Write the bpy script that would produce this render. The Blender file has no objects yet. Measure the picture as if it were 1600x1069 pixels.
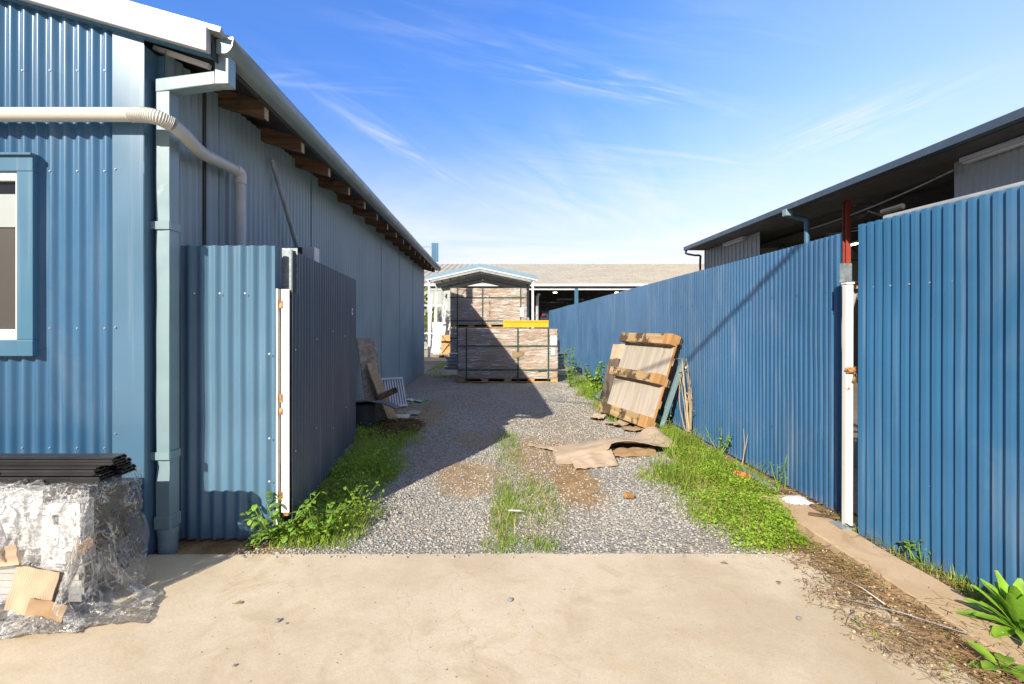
import bpy, math, random
import numpy as np
from mathutils import Vector, Matrix, Euler, noise

R = math.radians
rnd = random.Random(7)
rng = np.random.default_rng(7)
S = bpy.context.scene
COL = S.collection
PI = math.pi

# ------------------------------------------------------------------ helpers
LOC = {}


def tag(o, label=None, cat=None, group=None, kind=None):
    if label:
        o['label'] = label
    if cat:
        o['category'] = cat
    if group:
        o['group'] = group
    if kind:
        o['kind'] = kind
    return o


def thing(name, label, cat, loc=(0, 0, 0), rot=(0, 0, 0), group=None):
    o = bpy.data.objects.new(name, None)
    COL.objects.link(o)
    o.empty_display_size = .1
    o.location = loc
    o.rotation_euler = rot
    LOC[o.name] = Vector(loc)
    return tag(o, label, cat, group)


def copy_tree(o, parent=None):
    c = o.copy()
    COL.objects.link(c)
    if parent is not None:
        c.parent = parent
    for ch in list(o.children):
        copy_tree(ch, c)
    return c


def sm_noise(x, y=0., z=0.):
    return noise.noise(Vector((x, y, z)))


class MB:
    def __init__(s):
        s.v = []
        s.f = []

    def add(s, vs, fs):
        b = len(s.v)
        s.v += [Vector(p) for p in vs]
        s.f += [tuple(b + i for i in f) for f in fs]
        return s

    def box(s, lo, hi, M=None):
        x0, y0, z0 = lo
        x1, y1, z1 = hi
        vs = [Vector(p) for p in ((x0, y0, z0), (x1, y0, z0), (x1, y1, z0), (x0, y1, z0),
                                  (x0, y0, z1), (x1, y0, z1), (x1, y1, z1), (x0, y1, z1))]
        if M is not None:
            vs = [M @ p for p in vs]
        return s.add(vs, [(0, 3, 2, 1), (4, 5, 6, 7), (0, 1, 5, 4), (1, 2, 6, 5), (2, 3, 7, 6), (3, 0, 4, 7)])

    def cbox(s, c, size, rot=(0, 0, 0)):
        M = Matrix.Translation(c) @ Euler(rot).to_matrix().to_4x4()
        h = [k / 2 for k in size]
        return s.box([-k for k in h], h, M)

    def beam(s, p, q, w, h, up=(0, 0, 1)):
        p, q = Vector(p), Vector(q)
        d = q - p
        L = d.length
        d.normalize()
        side = d.cross(Vector(up)).normalized()
        u = side.cross(d).normalized()
        M = Matrix((( d.x, side.x, u.x, p.x), (d.y, side.y, u.y, p.y), (d.z, side.z, u.z, p.z), (0, 0, 0, 1)))
        return s.box((0, -w / 2, -h / 2), (L, w / 2, h / 2), M)

    def tube(s, pts, r, n=10, caps=True):
        pts = [Vector(p) for p in pts]
        m = len(pts)
        rs = r if isinstance(r, (list, tuple)) else [r] * m
        b = len(s.v)
        ref = None
        for i in range(m):
            t = (pts[min(i + 1, m - 1)] - pts[max(i - 1, 0)]).normalized()
            if ref is None:
                ref = t.orthogonal().normalized()
            else:
                ref = (ref - t * ref.dot(t)).normalized()
            bi = t.cross(ref)
            for k in range(n):
                a = 2 * PI * k / n
                s.v.append(pts[i] + (ref * math.cos(a) + bi * math.sin(a)) * rs[i])
        for i in range(m - 1):
            for k in range(n):
                k2 = (k + 1) % n
                s.f.append((b + i * n + k, b + i * n + k2, b + (i + 1) * n + k2, b + (i + 1) * n + k))
        if caps:
            s.f.append(tuple(b + k for k in reversed(range(n))))
            s.f.append(tuple(b + (m - 1) * n + k for k in range(n)))
        return s

    def extrude(s, poly, vec):
        poly = [Vector(p) for p in poly]
        vec = Vector(vec)
        n = len(poly)
        fs = [tuple(reversed(range(n))), tuple(range(n, 2 * n))]
        fs += [(i, (i + 1) % n, n + (i + 1) % n, n + i) for i in range(n)]
        return s.add(poly + [p + vec for p in poly], fs)

    def grid(s, nu, nv, fn, th=.004):
        """closed thin sheet fn(i/nu, j/nv) -> point, thickness th along its own normal"""
        P = [[Vector(fn(i / nu, j / nv)) for j in range(nv + 1)] for i in range(nu + 1)]
        top, bot = [], []
        for i in range(nu + 1):
            for j in range(nv + 1):
                du = P[min(i + 1, nu)][j] - P[max(i - 1, 0)][j]
                dv = P[i][min(j + 1, nv)] - P[i][max(j - 1, 0)]
                nn = du.cross(dv)
                nn = nn.normalized() if nn.length > 1e-9 else Vector((0, 0, 1))
                top.append(P[i][j] + nn * th / 2)
                bot.append(P[i][j] - nn * th / 2)
        w = nv + 1
        N = len(top)
        fs = []
        for i in range(nu):
            for j in range(nv):
                a, b_, c, d = i * w + j, (i + 1) * w + j, (i + 1) * w + j + 1, i * w + j + 1
                fs.append((a, b_, c, d))
                fs.append((N + d, N + c, N + b_, N + a))
        for j in range(nv):
            fs.append((j + 1, N + j + 1, N + j, j))
            k = nu * w + j
            fs.append((k, N + k, N + k + 1, k + 1))
        for i in range(nu):
            a, b_ = i * w, (i + 1) * w
            fs.append((a, N + a, N + b_, b_))
            a, b_ = i * w + nv, (i + 1) * w + nv
            fs.append((b_, N + b_, N + a, a))
        return s.add(top + bot, fs)

    def corr(s, O, d, n, L, z0, z1, pitch=.0762, prof='sine', amp=.008, per=10, th=.0015, rows=5, wob=.0015, up=(0, 0, 1), seed=0, s0=0.):
        """profiled metal sheet as a thin closed shell"""
        O, d, n, up = Vector(O), Vector(d).normalized(), Vector(n).normalized(), Vector(up).normalized()
        f0 = z0 if callable(z0) else (lambda q: z0)
        f1 = z1 if callable(z1) else (lambda q: z1)
        ss = []
        if prof == 'sine':
            k = max(1, int(round(L / pitch * per)))
            ss = [(L * i / k, amp * math.cos(2 * PI * (L * i / k + s0) / pitch)) for i in range(k + 1)]
        else:
            bp = {'trap': ((0, 0), (.25, 0), (.35, 1), (.80, 1), (.90, 0)),
                  'rib': ((0, 0), (.7, 0), (.76, 1), (.88, 1), (.94, 0))}[prof]
            q = 0.
            jr = random.Random(int(seed * 10) + 3)
            while q < L:
                pj, aj = pitch * jr.uniform(.93, 1.07), amp * jr.uniform(.9, 1.08)
                for (a, b_) in bp:
                    p = q + a * pj
                    if p <= L:
                        ss.append((p, aj * b_))
                q += pj
            ss.append((L, ss[-1][1]))
        b = len(s.v)
        m = rows + 1
        for side in (0, 1):
            for (q, o) in ss:
                a0, a1 = f0(q), f1(q)
                for j in range(m):
                    z = a0 + (a1 - a0) * j / rows
                    w = wob * (sm_noise(q * 1.7 + seed, z * .9, seed) + .6 * sm_noise(q * 6 + seed, z * 2.3, 3.3)) if wob else 0
                    s.v.append(O + d * q + n * (o + w - side * th) + up * z)
        N = len(ss) * m
        for i in range(len(ss) - 1):
            for j in range(rows):
                a, b_, c, e = b + i * m + j, b + (i + 1) * m + j, b + (i + 1) * m + j + 1, b + i * m + j + 1
                s.f.append((a, b_, c, e))
                s.f.append((N + e, N + c, N + b_, N + a))
            for j, sw in ((0, 0), (rows, 1)):
                a, b_ = b + i * m + j, b + (i + 1) * m + j
                s.f.append((a, N + a, N + b_, b_) if not sw else (b_, N + b_, N + a, a))
        for i in (0, len(ss) - 1):
            for j in range(rows):
                a, b_ = b + i * m + j, b + i * m + j + 1
                s.f.append((b_, N + b_, N + a, a) if i == 0 else (a, N + a, N + b_, b_))
        return s

    def build(s, name, mat, parent=None, smooth=False, bevel=0, local=False, origin=None, auto=None):
        me = bpy.data.meshes.new(name)
        if parent is not None:
            r = parent
            while r.parent is not None:
                r = r.parent
            off = Vector((0, 0, 0)) if local else LOC.get(r.name, Vector((0, 0, 0)))
        elif local:
            off = Vector((0, 0, 0))
        else:
            if origin is None:
                xs = [p.x for p in s.v]
                ys = [p.y for p in s.v]
                origin = ((min(xs) + max(xs)) / 2, (min(ys) + max(ys)) / 2, min(p.z for p in s.v))
            off = Vector(origin)
        me.from_pydata([tuple(p - off) for p in s.v], [], s.f)
        me.update()
        if smooth:
            me.polygons.foreach_set('use_smooth', [True] * len(me.polygons))
            if auto:
                me.set_sharp_from_angle(angle=R(auto))
        me.materials.append(mat)
        o = bpy.data.objects.new(name, me)
        COL.objects.link(o)
        if parent is not None:
            o.parent = parent
        elif not local:
            o.location = off
            LOC[o.name] = off
        if bevel:
            b = o.modifiers.new('bevel', 'BEVEL')
            b.width = bevel
            b.segments = 2
            b.limit_method = 'ANGLE'
            b.angle_limit = R(40)
        return o


def np_mesh(name, V, F, mat, kind=None, smooth=False):
    """V (n,3), F (m,k) arrays"""
    me = bpy.data.meshes.new(name)
    m, k = F.shape
    me.vertices.add(len(V))
    me.vertices.foreach_set('co', np.ascontiguousarray(V, np.float32).ravel())
    me.loops.add(m * k)
    me.loops.foreach_set('vertex_index', np.ascontiguousarray(F, np.int32).ravel())
    me.polygons.add(m)
    me.polygons.foreach_set('loop_start', np.arange(0, m * k, k, dtype=np.int32))
    me.polygons.foreach_set('loop_total', np.full(m, k, np.int32))
    me.update(calc_edges=True)
    if smooth:
        me.polygons.foreach_set('use_smooth', [True] * m)
    me.materials.append(mat)
    o = bpy.data.objects.new(name, me)
    COL.objects.link(o)
    if kind:
        o['kind'] = kind
    return o


def catmull(pts, n=8):
    pts = [Vector(p) for p in pts]
    P = [pts[0] * 2 - pts[1]] + pts + [pts[-1] * 2 - pts[-2]]
    out = []
    for i in range(1, len(P) - 2):
        a, b, c, d = P[i - 1], P[i], P[i + 1], P[i + 2]
        for k in range(n):
            t = k / n
            out.append(.5 * ((2 * b) + (c - a) * t + (2 * a - 5 * b + 4 * c - d) * t * t + (3 * b - a - 3 * c + d) * t ** 3))
    out.append(pts[-1])
    return out


# ---------------------------------------------------------------- materials
class NT:
    def __init__(s, tree):
        s.t = tree
        tree.nodes.clear()

    def n(s, kind, ins=None, **kw):
        nd = s.t.nodes.new('ShaderNode' + kind)
        for k, v in kw.items():
            setattr(nd, k, v)
        for k, v in (ins or {}).items():
            sock = nd.inputs[k]
            if isinstance(v, bpy.types.NodeSocket):
                s.t.links.new(v, sock)
            else:
                sock.default_value = v
        return nd

    def link(s, a, b):
        s.t.links.new(a, b)

    def math(s, op, a, b=0., c=None, clamp=False):
        ins = {0: a, 1: b}
        if c is not None:
            ins[2] = c
        return s.n('Math', ins, operation=op, use_clamp=clamp).outputs[0]

    def ramp(s, v, lo, hi, a=0., b=1., smooth=True):
        nd = s.n('MapRange', {0: v, 1: lo, 2: hi, 3: a, 4: b}, clamp=True, interpolation_type='SMOOTHSTEP' if smooth else 'LINEAR')
        return nd.outputs[0]

    def mix(s, f, a, b, mode='MIX'):
        nd = s.n('MixRGB', {0: f, 1: a, 2: b}, blend_type=mode)
        return nd.outputs[0]

    def noise(s, vec, scale, detail=4., rough=.55, dist=0.):
        return s.n('TexNoise', {'Vector': vec, 'Scale': scale, 'Detail': detail, 'Roughness': rough, 'Distortion': dist}).outputs[0]


def c4(c):
    return (c[0], c[1], c[2], 1.)


def new_mat(name):
    m = bpy.data.materials.new(name)
    m.use_nodes = True
    return m, NT(m.node_tree)


def coords(t, stretch=(1, 1, 1), rand=True):
    tc = t.n('TexCoord').outputs['Object']
    if rand:
        oi = t.n('ObjectInfo').outputs['Random']
        tc = t.n('VectorMath', {0: tc, 1: t.n('CombineXYZ', {0: t.math('MULTIPLY', oi, 31.), 1: t.math('MULTIPLY', oi, 17.), 2: 0.}).outputs[0]}, operation='ADD').outputs[0]
    if stretch != (1, 1, 1):
        tc = t.n('Mapping', {'Vector': tc, 'Scale': stretch}).outputs[0]
    return tc


def mat(name, col, rough=.5, metal=0., var=.12, vs=5., stretch=(1, 1, 1), col2=None, c2s=3., c2=(.55, .7), bump=0., bs=60., spec=.5, coat=0.,
        island=0., rvar=.08, trans=0., col3=None, c3s=20., c3=(.6, .68), rand=True, c2stretch=None):
    m, t = new_mat(name)
    v = coords(t, stretch, rand)
    n1 = t.noise(v, vs, 6.)
    base = t.mix(t.ramp(n1, .3, .7), c4([k * (1 - var) for k in col]), c4([min(1, k * (1 + var)) for k in col]))
    if col2:
        v2 = coords(t, c2stretch, rand) if c2stretch else v
        n2 = t.noise(v2, c2s, 6., .6)
        base = t.mix(t.ramp(n2, *c2), base, c4(col2))
    if col3:
        n3 = t.noise(v, c3s, 5., .6)
        base = t.mix(t.ramp(n3, *c3), base, c4(col3))
    if island:
        ri = t.n('NewGeometry').outputs['Random Per Island']
        hs = t.n('HueSaturation', {'Color': base, 'Value': t.ramp(ri, 0, 1, 1 - island, 1 + island, False), 'Hue': t.ramp(t.math('FRACT', t.math('MULTIPLY', ri, 7.31)), 0, 1, .5 - island * .06, .5 + island * .06, False)})
        base = hs.outputs[0]
    ins = {'Base Color': base, 'Metallic': metal, 'Specular IOR Level': spec, 'Coat Weight': coat,
           'Roughness': t.ramp(t.noise(v, vs * 2.3, 3.), .3, .7, max(0.03, rough - rvar), min(1, rough + rvar))}
    if bump:
        b = t.n('Bump', {'Strength': bump, 'Distance': .01, 'Height': t.noise(v, bs, 5., .6)})
        ins['Normal'] = b.outputs[0]
    p = t.n('BsdfPrincipled', ins)
    out = t.n('OutputMaterial')
    if trans:
        tr = t.n('BsdfTranslucent', {'Color': t.mix(.5, base, c4([min(1, k * 1.6) for k in col]))})
        mx = t.n('MixShader', {0: trans, 1: p.outputs[0], 2: tr.outputs[0]})
        t.link(mx.outputs[0], out.inputs[0])
    else:
        t.link(p.outputs[0], out.inputs[0])
    return m


def paint_sheet(name, col, scuff=(.55, .6, .62), rough=.36, amount=.70, spec=.5, dust=None):
    """baked-on paint over steel: slow tone drift, vertical water streaks, pale scuffs"""
    m, t = new_mat(name)
    v = coords(t)
    drift = t.noise(v, .9, 4.)
    st = t.noise(coords(t, (22, 22, .7)), 1., 4.)
    base = t.mix(t.ramp(drift, .3, .7), c4([k * .9 for k in col]), c4([k * 1.1 for k in col]))
    base = t.mix(t.math('MULTIPLY', t.ramp(st, .52, .75), .10), base, c4(scuff))
    fade = t.noise(coords(t, (1., 1., .45)), 2.3, 6., .6, .4)
    base = t.mix(t.math('MULTIPLY', t.ramp(fade, .50, .74), .07), base, c4(scuff))
    sc = t.noise(v, 14., 8., .7)
    base = t.mix(t.math('MULTIPLY', t.ramp(sc, amount, amount + .03), .40), base, c4(scuff))
    if dust:
        z = t.n('SeparateXYZ', {0: t.n('NewGeometry').outputs['Position']}).outputs[2]
        e = t.math('ADD', z, t.math('MULTIPLY', t.noise(v, 9., 5.), .25))
        base = t.mix(t.ramp(e, .08, .22, .28, 0.), base, c4(dust))
    b = t.n('Bump', {'Strength': .03, 'Distance': .02, 'Height': t.noise(v, 3., 2.)})
    p = t.n('BsdfPrincipled', {'Base Color': base, 'Specular IOR Level': spec, 'Normal': b.outputs[0],
                               'Roughness': t.ramp(drift, .35, .65, rough - .015, rough + .03)})
    t.link(p.outputs[0], t.n('OutputMaterial').inputs[0])
    return m


def wood(name, col, dark, stain=None, axis=0, rough=.75, scale=1., st=(.58, .68), ss=4.):
    m, t = new_mat(name)
    s = [14. * scale] * 3
    s[axis] = .9 * scale
    v = coords(t, tuple(s))
    g = t.noise(v, 1.6, 7., .62, .6)
    base = t.mix(t.ramp(g, .35, .66), c4(dark), c4(col))
    if stain:
        n2 = t.noise(coords(t), ss, 6., .65)
        base = t.mix(t.ramp(n2, *st), base, c4(stain))
    b = t.n('Bump', {'Strength': .35, 'Distance': .006, 'Height': g})
    p = t.n('BsdfPrincipled', {'Base Color': base, 'Roughness': rough, 'Specular IOR Level': .25, 'Normal': b.outputs[0]})
    t.link(p.outputs[0], t.n('OutputMaterial').inputs[0])
    return m


MT = {}
MT['wall_blue'] = paint_sheet('wall_blue', (.045, .13, .245), rough=.27, amount=.74)
MT['flash_blue'] = paint_sheet('flash_blue', (.08, .17, .268), rough=.29, amount=.72)
MT['trim_blue'] = paint_sheet('trim_blue', (.05, .145, .235), rough=.35, amount=.8)
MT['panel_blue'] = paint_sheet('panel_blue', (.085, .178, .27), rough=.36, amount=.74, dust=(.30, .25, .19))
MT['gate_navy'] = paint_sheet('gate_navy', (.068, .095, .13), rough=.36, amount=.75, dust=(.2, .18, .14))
MT['side_grey'] = paint_sheet('side_grey', (.265, .355, .395), rough=.42, amount=.78)
MT['fence_blue'] = paint_sheet('fence_blue', (.035, .118, .25), rough=.35, amount=.70, dust=(.30, .24, .17))
MT['leaf_blue'] = paint_sheet('leaf_blue', (.036, .128, .26), rough=.30, amount=.72, dust=(.28, .23, .17))
MT['barge'] = mat('barge', (.48, .50, .53), .36, 0., .04, 2., bump=.03, bs=6)
MT['gutter'] = mat('gutter', (.20, .265, .28), .38, 0., .08, 4., col2=(.30, .33, .32), c2=(.6, .75), bump=.05, bs=8)
MT['downpipe'] = mat('downpipe', (.21, .31, .345), .4, 0., .06, 4., col2=(.5, .55, .54), c2=(.62, .75), bump=.05, bs=8)
MT['pvc'] = mat('pvc', (.58, .565, .52), .38, 0., .04, 4., col2=(.5, .45, .36), c2=(.64, .8), bump=.02)
MT['pvc_grey'] = mat('pvc_grey', (.50, .52, .50), .45, 0., .08, 6., col2=(.3, .3, .27), c2=(.6, .75))
MT['galv'] = mat('galv', (.42, .45, .47), .42, .75, .15, 14., col2=(.6, .63, .65), c2s=26, c2=(.5, .62), bump=.04, bs=30)
MT['galv_plate'] = mat('galv_plate', (.22, .26, .28), .45, .4, .2, 18., col2=(.32, .36, .38), c2s=30, c2=(.5, .62))
MT['rafter_end'] = wood('rafter_end', (.50, .42, .30), (.36, .29, .2), None, axis=1)
MT['galv_dull'] = mat('galv_dull', (.33, .36, .37), .5, .3, .15, 9., col2=(.25, .17, .1), c2s=6, c2=(.62, .75))
MT['white_steel'] = mat('white_steel', (.70, .69, .66), .4, 0., .04, 5., col2=(.42, .17, .05), c2s=9, c2=(.68, .75), bump=.04)
MT['white_paint'] = mat('white_paint', (.78, .78, .78), .4, 0., .04, 5.)
MT['rust'] = mat('rust', (.33, .15, .05), .8, .2, .35, 25., col2=(.55, .33, .14), c2s=18, c2=(.5, .6), bump=.3, bs=90)
MT['red_steel'] = mat('red_steel', (.30, .055, .035), .5, 0., .12, 6., col2=(.28, .05, .03), c2=(.55, .7))
MT['dark_steel'] = mat('dark_steel', (.06, .055, .055), .55, .2, .2, 6.)
MT['dark_sheet'] = mat('dark_sheet', (.055, .055, .058), .6, 0., .2, 3.)
MT['fascia'] = mat('fascia', (.055, .085, .115), .4, 0., .08, 3., col2=(.09, .12, .15), c2=(.6, .7))
MT['wall_grey'] = paint_sheet('wall_grey', (.36, .39, .38), rough=.45, amount=.76)
MT['soffit'] = mat('soffit', (.07, .067, .064), .6, 0., .15, 2.)
MT['rafter'] = wood('rafter', (.20, .125, .075), (.085, .055, .035), (.04, .03, .022), axis=0)
MT['ply'] = wood('ply', (.50, .45, .38), (.38, .33, .27), (.33, .28, .22), axis=1, scale=.6)
MT['ply_dull'] = wood('ply_dull', (.50, .42, .33), (.30, .24, .18), (.55, .50, .43), axis=1, scale=.6)
MT['pine'] = wood('pine', (.50, .35, .19), (.36, .24, .12), (.10, .07, .04), axis=0, st=(.47, .56), ss=5.)
MT['pine_clean'] = wood('pine_clean', (.62, .39, .18), (.46, .26, .10), None, axis=0)
MT['pine_edge'] = wood('pine_edge', (.50, .28, .12), (.34, .18, .07), None, axis=1)
MT['board'] = wood('board', (.50, .37, .23), (.34, .24, .14), None, axis=1)
MT['charred'] = wood('charred', (.14, .11, .085), (.04, .035, .03), (.2, .17, .13), axis=2)
MT['card'] = mat('card', (.46, .355, .255), .85, 0., .14, 4., col2=(.37, .27, .18), c2=(.55, .7), bump=.12, bs=25, spec=.2)
MT['card_dark'] = mat('card_dark', (.32, .22, .13), .85, 0., .15, 6., bump=.1, bs=25, spec=.2)
MT['black_alu'] = mat('black_alu', (.030, .030, .033), .38, .3, .2, 8.)
MT['white_alu'] = mat('white_alu', (.80, .81, .83), .35, .0, .03, 6., col2=(.62, .62, .62), c2=(.62, .8))
MT['silver_alu'] = mat('silver_alu', (.62, .63, .65), .35, .6, .08, 6.)
MT['yellow'] = mat('yellow', (.70, .42, .02), .4, 0., .06, 5., col2=(.6, .36, .02), c2=(.62, .75))
MT['strap'] = mat('strap', (.02, .07, .05), .45, 0., .1)
MT['paper'] = mat('paper', (.74, .74, .72), .7, 0., .04)
MT['ink'] = mat('ink', (.03, .03, .035), .6, 0., .05)
MT['rubber'] = mat('rubber', (.10, .105, .11), .7, 0., .2, 8., col2=(.2, .2, .19), c2=(.55, .7), bump=.1)
MT['glass_dark'] = mat('glass_dark', (.015, .018, .02), .06, 0., .1, spec=.6)
MT['mesh_screen'] = mat('mesh_screen', (.055, .05, .045), .45, 0., .1, 300.)
MT['blind'] = mat('blind', (.34, .38, .38), .6, 0., .03)
MT['cable'] = mat('cable', (.03, .03, .032), .55)
MT['brass'] = mat('brass', (.55, .36, .12), .4, .8, .15, 20.)
MT['green_strap'] = mat('green_strap', (.12, .55, .30), .45)
MT['roof_beige'] = mat('roof_beige', (.44, .395, .29), .55, 0., .1, .8, col2=(.37, .325, .23), c2s=1.2, c2=(.5, .7))
MT['carport_roof'] = mat('carport_roof', (.40, .42, .42), .45, 0., .08)
MT['carport_blue'] = mat('carport_blue', (.20, .32, .42), .4, 0., .06)
MT['zinc_white'] = mat('zinc_white', (.66, .68, .70), .35, .1, .06, 6.)
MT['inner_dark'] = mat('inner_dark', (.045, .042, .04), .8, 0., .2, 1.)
MT['truck_dark'] = mat('truck_dark', (.03, .04, .06), .25, 0., .1, coat=.4)
MT['chrome'] = mat('chrome', (.75, .76, .78), .15, .9, .05)
MT['red_lamp'] = mat('red_lamp', (.30, .02, .02), .25)
MT['orange_pvc'] = mat('orange_pvc', (.62, .20, .07), .5)
MT['stone'] = mat('stone', (.20, .21, .22), .8, 0., .3, 30., bump=.3, bs=60)
MT['offcut'] = wood('offcut', (.42, .25, .12), (.36, .17, .05), None, axis=0)
MT['rag'] = mat('rag', (.62, .61, .58), .8, 0., .05, 10., bump=.1)


def emis(name, col, s):
    m, t = new_mat(name)
    e = t.n('Emission', {'Color': c4(col), 'Strength': s})
    t.link(e.outputs[0], t.n('OutputMaterial').inputs[0])
    return m


MT['lamp_on'] = emis('lamp_on', (1., .86, .6), 9.)


def block_mat():
    m, t = new_mat('block')
    v = t.n('Mapping', {'Vector': coords(t, rand=False), 'Rotation': (R(90), 0, 0)}).outputs[0]
    br = t.n('TexBrick', {'Vector': v, 'Color1': (.34, .33, .20, 1), 'Color2': (.28, .28, .18, 1), 'Mortar': (.2, .19, .14, 1), 'Scale': 2.5, 'Mortar Size': .012})
    p = t.n('BsdfPrincipled', {'Base Color': br.outputs[0], 'Roughness': .85})
    t.link(p.outputs[0], t.n('OutputMaterial').inputs[0])
    return m


MT['block'] = block_mat()


def concrete(name, c_lo, c_hi, stain, rust):
    m, t = new_mat(name)
    v = coords(t, rand=False)
    base = t.mix(t.ramp(t.noise(v, 1.1, 9., .70), .36, .64), c4([k * .94 for k in c_lo]), c4(c_hi))
    base = t.mix(t.math('MULTIPLY', t.ramp(t.noise(v, 3.1, 8., .7, .8), .48, .72), .8), base, c4(stain))
    base = t.mix(t.math('MULTIPLY', t.ramp(t.noise(v, 1.7, 6., .6, 1.6), .60, .72), .5), base, c4(rust))
    fine = t.noise(v, 130., 4., .7)
    base = t.mix(t.math('MULTIPLY', t.ramp(fine, .3, .75), .35), base, c4([k * .62 for k in c_lo]))
    vo = t.n('TexVoronoi', {'Vector': v, 'Scale': 55.}).outputs['Distance']
    base = t.mix(t.math('MULTIPLY', t.ramp(vo, .08, .14, 1, 0), t.ramp(t.noise(v, 9., 3.), .5, .62)), base, c4([k * .35 for k in c_lo]))
    # hairline cracks
    dv = t.n('VectorMath', {0: v, 1: t.n('VectorMath', {0: t.n('TexNoise', {'Vector': v, 'Scale': 2.2, 'Detail': 5.}).outputs[1], 1: (.9, .9, .9)}, operation='MULTIPLY').outputs[0]}, operation='ADD').outputs[0]
    cr = t.n('TexVoronoi', {'Vector': dv, 'Scale': .55}, feature='DISTANCE_TO_EDGE').outputs['Distance']
    base = t.mix(t.math('MULTIPLY', t.ramp(cr, .0008, .0025, 1, 0), .22), base, c4([k * .45 for k in c_lo]))
    b = t.n('Bump', {'Strength': .25, 'Distance': .004, 'Height': t.math('ADD', fine, t.math('MULTIPLY', t.noise(v, 18., 5.), 1.3))})
    p = t.n('BsdfPrincipled', {'Base Color': base, 'Roughness': .85, 'Specular IOR Level': .25, 'Normal': b.outputs[0]})
    t.link(p.outputs[0], t.n('OutputMaterial').inputs[0])
    return m


MT['concrete'] = concrete('concrete', (.55, .455, .32), (.64, .55, .41), (.47, .37, .24), (.56, .41, .22))
MT['kerb'] = concrete('kerb', (.52, .37, .22), (.60, .46, .31), (.38, .26, .15), (.58, .36, .18))
MT['shop_floor'] = concrete('shop_floor', (.17, .155, .13), (.22, .20, .17), (.13, .11, .09), (.2, .16, .1))
MT['slab_far'] = concrete('slab_far', (.42, .35, .26), (.48, .41, .30), (.35, .28, .2), (.4, .3, .2))


def ground_mat():
    m, t = new_mat('gravel_ground')
    pos = t.n('NewGeometry').outputs['Position']
    v1 = t.n('TexVoronoi', {'Vector': pos, 'Scale': 62.})
    v2 = t.n('TexVoronoi', {'Vector': pos, 'Scale': 120.})
    cellv = t.n('SeparateColor', {0: v1.outputs['Color']}).outputs[0]
    g = t.mix(cellv, (.19, .185, .17, 1), (.47, .455, .42, 1))
    g = t.mix(t.math('MULTIPLY', t.ramp(v1.outputs['Distance'], .45, .8), .5), g, (.17, .155, .13, 1))
    big = t.noise(pos, .8, 6., .6)
    g = t.mix(t.ramp(big, .42, .68, 0., .55), g, (.30, .245, .17, 1))
    # bare earth patches worn by tyres
    sx = t.n('SeparateXYZ', {0: pos})
    nz = t.noise(pos, 2.6, 7., .65)
    nz2 = t.math('MULTIPLY', t.math('SUBTRACT', nz, .5), 1.5)
    dirt = None
    for (cx, cy, rx, ry, w) in ((-.22, 4.2, .36, .55, .75), (.68, 4.15, .26, .75, 1.), (.42, 4.9, .28, 1.0, .8), (.95, 6.0, .5, .7, .35), (.5, 6.6, .5, .6, .35), (.74, 4.7, .17, 1.15, .9), (.33, 4.5, .07, .9, .7),
                                (-1.2, 7.2, .6, 1.3, .8), (2.2, 4., .5, 1.6, .9), (1.9, 2.3, .5, 1.0, 1.0), (-1.6, 2.85, .55, .25, 1.), (-.2, 5.6, .3, .5, .6), (.2, 3.3, .35, .4, .3), (1.5, 7.6, .5, 1.6, .3)):
        ex = t.math('DIVIDE', t.math('SUBTRACT', sx.outputs[0], cx), rx)
        ey = t.math('DIVIDE', t.math('SUBTRACT', sx.outputs[1], cy), ry)
        d = t.math('SQRT', t.math('ADD', t.math('MULTIPLY', ex, ex), t.math('MULTIPLY', ey, ey)))
        k = t.math('MULTIPLY', t.ramp(t.math('ADD', d, nz2), .55, 1.15, 1, 0), w)
        dirt = k if dirt is None else t.math('MAXIMUM', dirt, k)
    dc = t.mix(t.ramp(t.noise(pos, 7., 6., .7), .3, .7), (.22, .135, .06, 1), (.38, .265, .14, 1))
    g = t.mix(dirt, g, dc)
    far = t.ramp(sx.outputs[1], 14., 17.)
    g = t.mix(far, g, t.mix(t.noise(pos, .4, 6.), (.30, .25, .18, 1), (.20, .19, .15, 1)))
    h = t.math('ADD', t.math('MULTIPLY', v1.outputs['Distance'], -1.), t.math('MULTIPLY', v2.outputs['Distance'], -.5))
    b = t.n('Bump', {'Strength': t.ramp(dirt, 0., 1., .85, .35), 'Distance': .012, 'Height': h})
    p = t.n('BsdfPrincipled', {'Base Color': g, 'Roughness': .9, 'Specular IOR Level': .2, 'Normal': b.outputs[0]})
    t.link(p.outputs[0], t.n('OutputMaterial').inputs[0])
    return m


MT['ground'] = ground_mat()
MT['gravel'] = mat('gravel', (.36, .345, .31), .85, 0., .2, 40., island=.27, spec=.25, rand=False)
MT['pebble_warm'] = mat('pebble_warm', (.40, .30, .20), .85, 0., .2, 40., island=.45, spec=.25, rand=False)
MT['grass'] = mat('grass', (.25, .37, .045), .6, 0., .25, 2.2, island=.35, trans=.45, spec=.3, rand=False, col2=(.38, .38, .10), c2s=1.6, c2=(.52, .7))
MT['grass_dry'] = mat('grass_dry', (.42, .31, .15), .8, 0., .25, 3., island=.35, trans=.25, spec=.2, rand=False)
MT['clover'] = mat('clover', (.30, .45, .045), .55, 0., .22, 2.5, island=.3, trans=.42, spec=.35, rand=False)
MT['weed'] = mat('weed', (.24, .40, .06), .5, 0., .2, 3., island=.3, trans=.4, spec=.4)
MT['dock'] = mat('dock', (.28, .48, .05), .42, 0., .15, 12., island=.2, trans=.35, spec=.45, bump=.25, bs=45)
MT['stalk'] = mat('stalk', (.40, .31, .20), .85, 0., .2, 8., island=.3)
MT['twig'] = mat('twig', (.20, .125, .07), .9, 0., .3, 6., island=.5, spec=.15, rand=False)
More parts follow.
